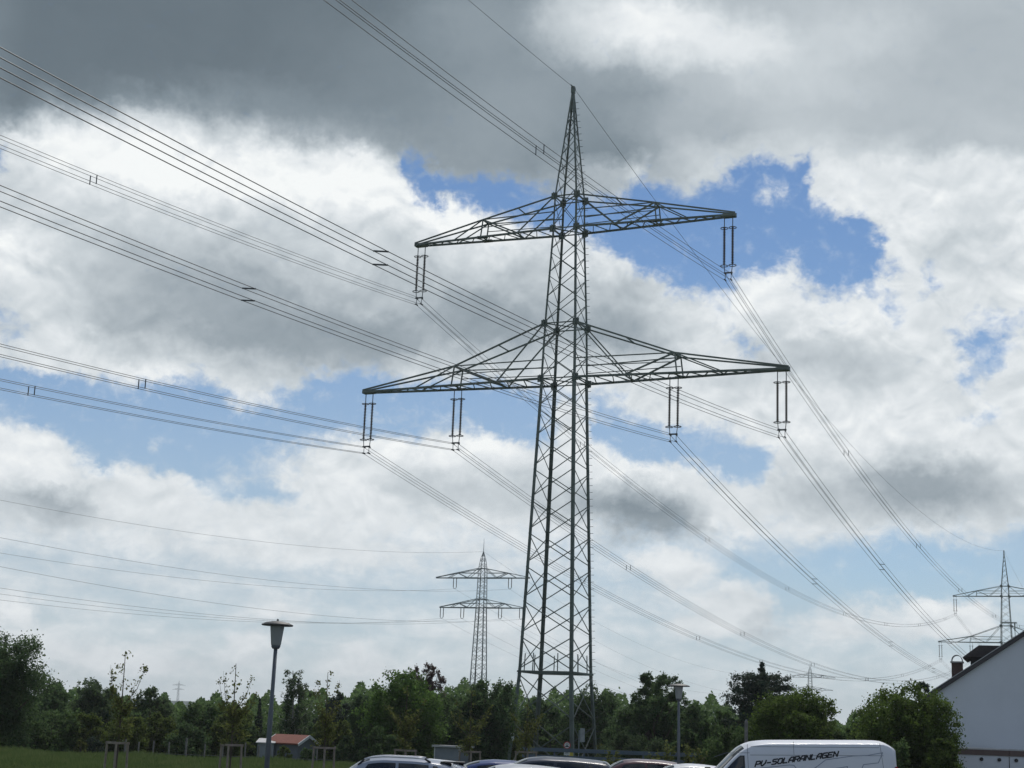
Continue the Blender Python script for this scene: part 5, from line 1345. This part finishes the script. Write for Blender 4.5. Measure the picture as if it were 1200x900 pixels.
# second row
L = 4.0; st = estate(L, 1.40, .90, .84, .22)
car('white hatchback with black spoiler peeking out behind the estate car', (.70, .71, .72), st, 497, 48.2, 0, win=WIN4(-L / 2, 1.05, .7, L / 2), screen=(-L / 2 + 1.15, -L / 2 + 1.75), rear=(L / 2 - .42, L / 2 - .15), spoiler=L / 2 - .42, tail=.92)
L = 4.3; st = estate(L, 1.345, .88, .85, .5)
car('low dark blue car between the white hatchback and the people carrier', (.020, .045, .16), st, 588, 52.5, 0, win=WIN4(-L / 2, 1.1, .75, L / 2), screen=(-L / 2 + 1.2, -L / 2 + 1.9), rear=(L / 2 - .75, L / 2 - .25))
L = 4.5; st = estate(L, 1.60, 1.0, .88, .14, 1.0, 1.02, .85)
car('dark blue people carrier with a long flat roof, below the tall pylon', (.022, .028, .044), st, 649, 47.2, R(-1), win=WIN4(-L / 2, 1.0, .85, L / 2), screen=(-L / 2 + 1.1, -L / 2 + 1.85), rear=(L / 2 - .42, L / 2 - .1), tail=1.0)
L = 4.4; st = estate(L, 1.46, .92, .86, .4)
car('maroon car with an antenna on its roof, right of the people carrier', (.085, .030, .034), st, 753, 57, 0, win=WIN4(-L / 2, 1.1, .72, L / 2), screen=(-L / 2 + 1.2, -L / 2 + 1.85), rear=(L / 2 - .6, L / 2 - .2), antenna=.62)
L = 4.1; st = estate(L, 1.45, .92, .85, .4)
car('white car just left of the van, only its roof line showing', (.68, .69, .70), st, 806, 52.5, 0, win=WIN4(-L / 2, 1.1, .72, L / 2), screen=(-L / 2 + 1.2, -L / 2 + 1.85), rear=(L / 2 - .6, L / 2 - .2), antenna=.7)
L = 4.2; st = estate(L, 1.45, .92, .86, .4)
car('white car half hidden behind the tail of the van', (.66, .67, .68), st, 1046, 64.5, 0, win=WIN4(-L / 2, 1.1, .72, L / 2), screen=(-L / 2 + 1.2, -L / 2 + 1.85), rear=(L / 2 - .6, L / 2 - .2))

# ------------------------------------------------------------------ the white van
VD = 50.0; KX = VD / FPX
u_t = 1048.5
VX = lambda u: (u - u_t) * KX                        # van frame: x along the van, tail at 0, nose at about -6.9
Hv = 2.455; xw = VX(886); xc = VX(838)
st = [(xc - 1.0, .62, .72, .78, .62), (xc - .9, .74, .86, .88, .74), (xc - .5, .92, 1.02, .96, .84), (xc - .05, 1.16, 1.24, 1.0, .86), (xc + .06, 1.22, 1.32, 1.0, .86), (xc + .64, 1.28, 1.86, 1.0, .86), (xw - .42, 1.3, 2.14, 1.0, .86), (xw - .16, 1.3, 2.31, 1.0, .87),
      (xw + .08, 1.3, 2.405, 1.0, .875), (xw + .55, 1.3, 2.45, 1.0, .88), (-2.6, 1.3, Hv, 1.0, .885), (-.75, 1.3, Hv, 1.0, .885), (-.30, 1.3, Hv - .01, .995, .88), (-.16, 1.3, Hv - .05, .985, .87), (-.07, 1.3, Hv - .12, .975, .86), (0, 1.25, 2.2, .965, .85)]
van = thing('white_van', 'white high-roofed panel van with slanted black lettering on its side', 'van', ((u_t - 600) / FPX * VD, VD, 0.0), 0)
van.rotation_euler = (0, R(-1.9), 0)
VB = Body(st, .035, .30, .09); VB.xs  # same loft as the cars
M['van_white'] = paint('van_white', (.70, .71, .74), .4)
VB.mesh().build('body', M['van_white'], van, smooth=True)
for sg in (-1, 1):
    bot = lambda x: 1.32
    tp = lambda x: min(1.985, VB.q(x)[1] - .19)
    VB.side_patch(sg, VX(846.5), VX(857.5), bot, tp, .006, 0, 0).build('side_window', M['glass'], van, smooth=True)
    VB.side_patch(sg, VX(859), VX(876), bot, tp, .006, 0, .02).build('side_window', M['glass'], van, smooth=True)
    m = VB.side_patch(sg, VX(845), VX(878.5), lambda x: 1.27, lambda x: tp(x) + .035, .003); m.build('window_surround', M['trim'], van, smooth=True)
VB.top_patch(xc + .08, xw - .20, .88, .006).build('windscreen', M['glass'], van, smooth=True)
wheels(van, VB, (xc - .1, -1.35), .34)
for sg in (-1, 1):
    m = MB(); m.box((-.05, min(sg * .84, sg * .975), 1.0), (.02, max(sg * .84, sg * .975), 1.7)); m.build('tail_light', M['tail'], van)
    m = MB(); xn = xc - .98; m.box((xn, min(sg * .5, sg * .84), .72), (xn + .25, max(sg * .5, sg * .84), .95)); m.build('headlight', M['head'], van)
    m = MB(); xm = xc + .25; m.box((xm - .10, min(sg * 1.03, sg * 1.24), 1.25), (xm + .06, max(sg * 1.03, sg * 1.24), 1.62)); m.build('mirror', M['trim'], van)
for xx, nm in ((xc - 1.0, 'front_bumper'), (0.0, 'rear_bumper')):
    m = MB(); m.box((xx - .06, -.86, .34), (xx + .08, .86, .62)); m.build(nm, M['trim'], van)
# drawing on the camera-side flank: x,z polylines laid on the body
VZ = lambda u, v: Hv + .02 - (v - 865) * KX        # photo row to height on the flank (the van stands nose-down on the slope)
def flank_line(name, polys, w, mt, off=.004, sg=-1):
    m = MB()
    for pl in polys:
        dense = []
        for (xa, za), (xb, zb) in zip(pl[:-1], pl[1:]):
            k = max(1, int(math.hypot(xb - xa, zb - za) / .12))
            dense += [(xa + (xb - xa) * i / k, za + (zb - za) * i / k) for i in range(k)]
        dense.append(pl[-1])
        for (xa, za), (xb, zb) in zip(dense[:-1], dense[1:]):
            dx, dz = xb - xa, zb - za; l = math.hypot(dx, dz) + 1e-9; nx_, nz_ = -dz / l * w / 2, dx / l * w / 2; ex, ez = dx / l * w * .4, dz / l * w * .4
            q = [(xa - ex + nx_, za - ez + nz_), (xb + ex + nx_, zb + ez + nz_), (xb + ex - nx_, zb + ez - nz_), (xa - ex - nx_, za - ez - nz_)]
            m.add([(x, sg * (float(VB.side(x, z)) + off), z) for x, z in q], [(0, 1, 2, 3)]); off += .00002
    return m.build(name, mt, van)
M['seam'] = mat('panel_seam', (.20, .21, .23), .6); M['decal_grey'] = mat('grey_decal', (.26, .29, .36), .5); M['decal_black'] = mat('black_decal', (.010, .010, .012), .5)
P_ = lambda pts: [[(VX(u), VZ(u, v)) for u, v in pts]]
for pts in ([(882, 869.5), (882, 903)], [(933.8, 866.5), (933.8, 881)], [(886, 871.8), (1030, 872.5)], [(885, 881), (1034, 881.3)], [(845, 883), (858, 878.8), (884, 878.6)], [(1031, 868), (1034, 903)]):
    flank_line('panel_seam', P_(pts), .014, M['seam'], .003)
for pts in ([(879, 897), (928, 891.6), (933, 892), (938.5, 899)], [(950, 899.5), (969, 886), (1000, 881.6), (1016, 881), (1033.5, 878), (1028, 889), (1011, 891), (1007, 899.5)], [(975.5, 899.5), (977.5, 895.5), (993, 893.2), (991.5, 899.5)]):
    flank_line('circuit_decal', P_(pts), .022, M['decal_grey'], .005)
GLY = {'P': [[(0, 0), (0, 1), (.75, 1), (.9, .85), (.9, .55), (.75, .42), (0, .42)]], 'V': [[(0, 1), (0, .25), (.2, 0), (.45, 0), (.9, .45), (.9, 1)]], '-': [[(.1, .45), (.8, .45)]],
       'S': [[(.9, 1), (.15, 1), (0, .85), (0, .62), (.15, .52), (.75, .52), (.9, .4), (.9, .15), (.75, 0), (0, 0)]], 'O': [[(.18, 0), (.75, 0), (.9, .18), (.9, .85), (.75, 1), (.18, 1), (0, .82), (0, .18), (.18, 0)]],
       'L': [[(0, 1), (0, 0), (.85, 0)]], 'A': [[(0, 0), (0, .6), (.3, 1), (.9, 1), (.9, 0)], [(0, .38), (.9, .38)]], 'R': [[(0, 0), (0, 1), (.75, 1), (.9, .85), (.9, .58), (.75, .46), (0, .46)], [(.5, .46), (.9, 0)]],
       'N': [[(0, 0), (0, 1), (.9, 0), (.9, 1)]], 'G': [[(.9, 1), (.15, 1), (0, .82), (0, .18), (.15, 0), (.9, 0), (.9, .5), (.45, .5)]], 'E': [[(.9, 1), (0, 1), (0, 0), (.9, 0)], [(0, .5), (.75, .5)]]}
word = 'PV-SOLARANLAGEN'; polys = []
ua, va, ub, vb = 889.5, 893.4, 983.0, 881.9
adv = (ub - ua) / (len(word) - .12)
for i, chh in enumerate(word):
    for pl in GLY[chh]:
        pts = []
        for gx, gz_ in pl:
            uu_ = ua + (i + gx * .80) * adv; vv_ = va + (vb - va) * (uu_ - ua) / (ub - ua)
            pts.append((uu_ + gz_ * 2.1, vv_ - gz_ * 5.3))
        polys += P_(pts)
flank_line('side_lettering', polys, .042, M['decal_black'], .007)
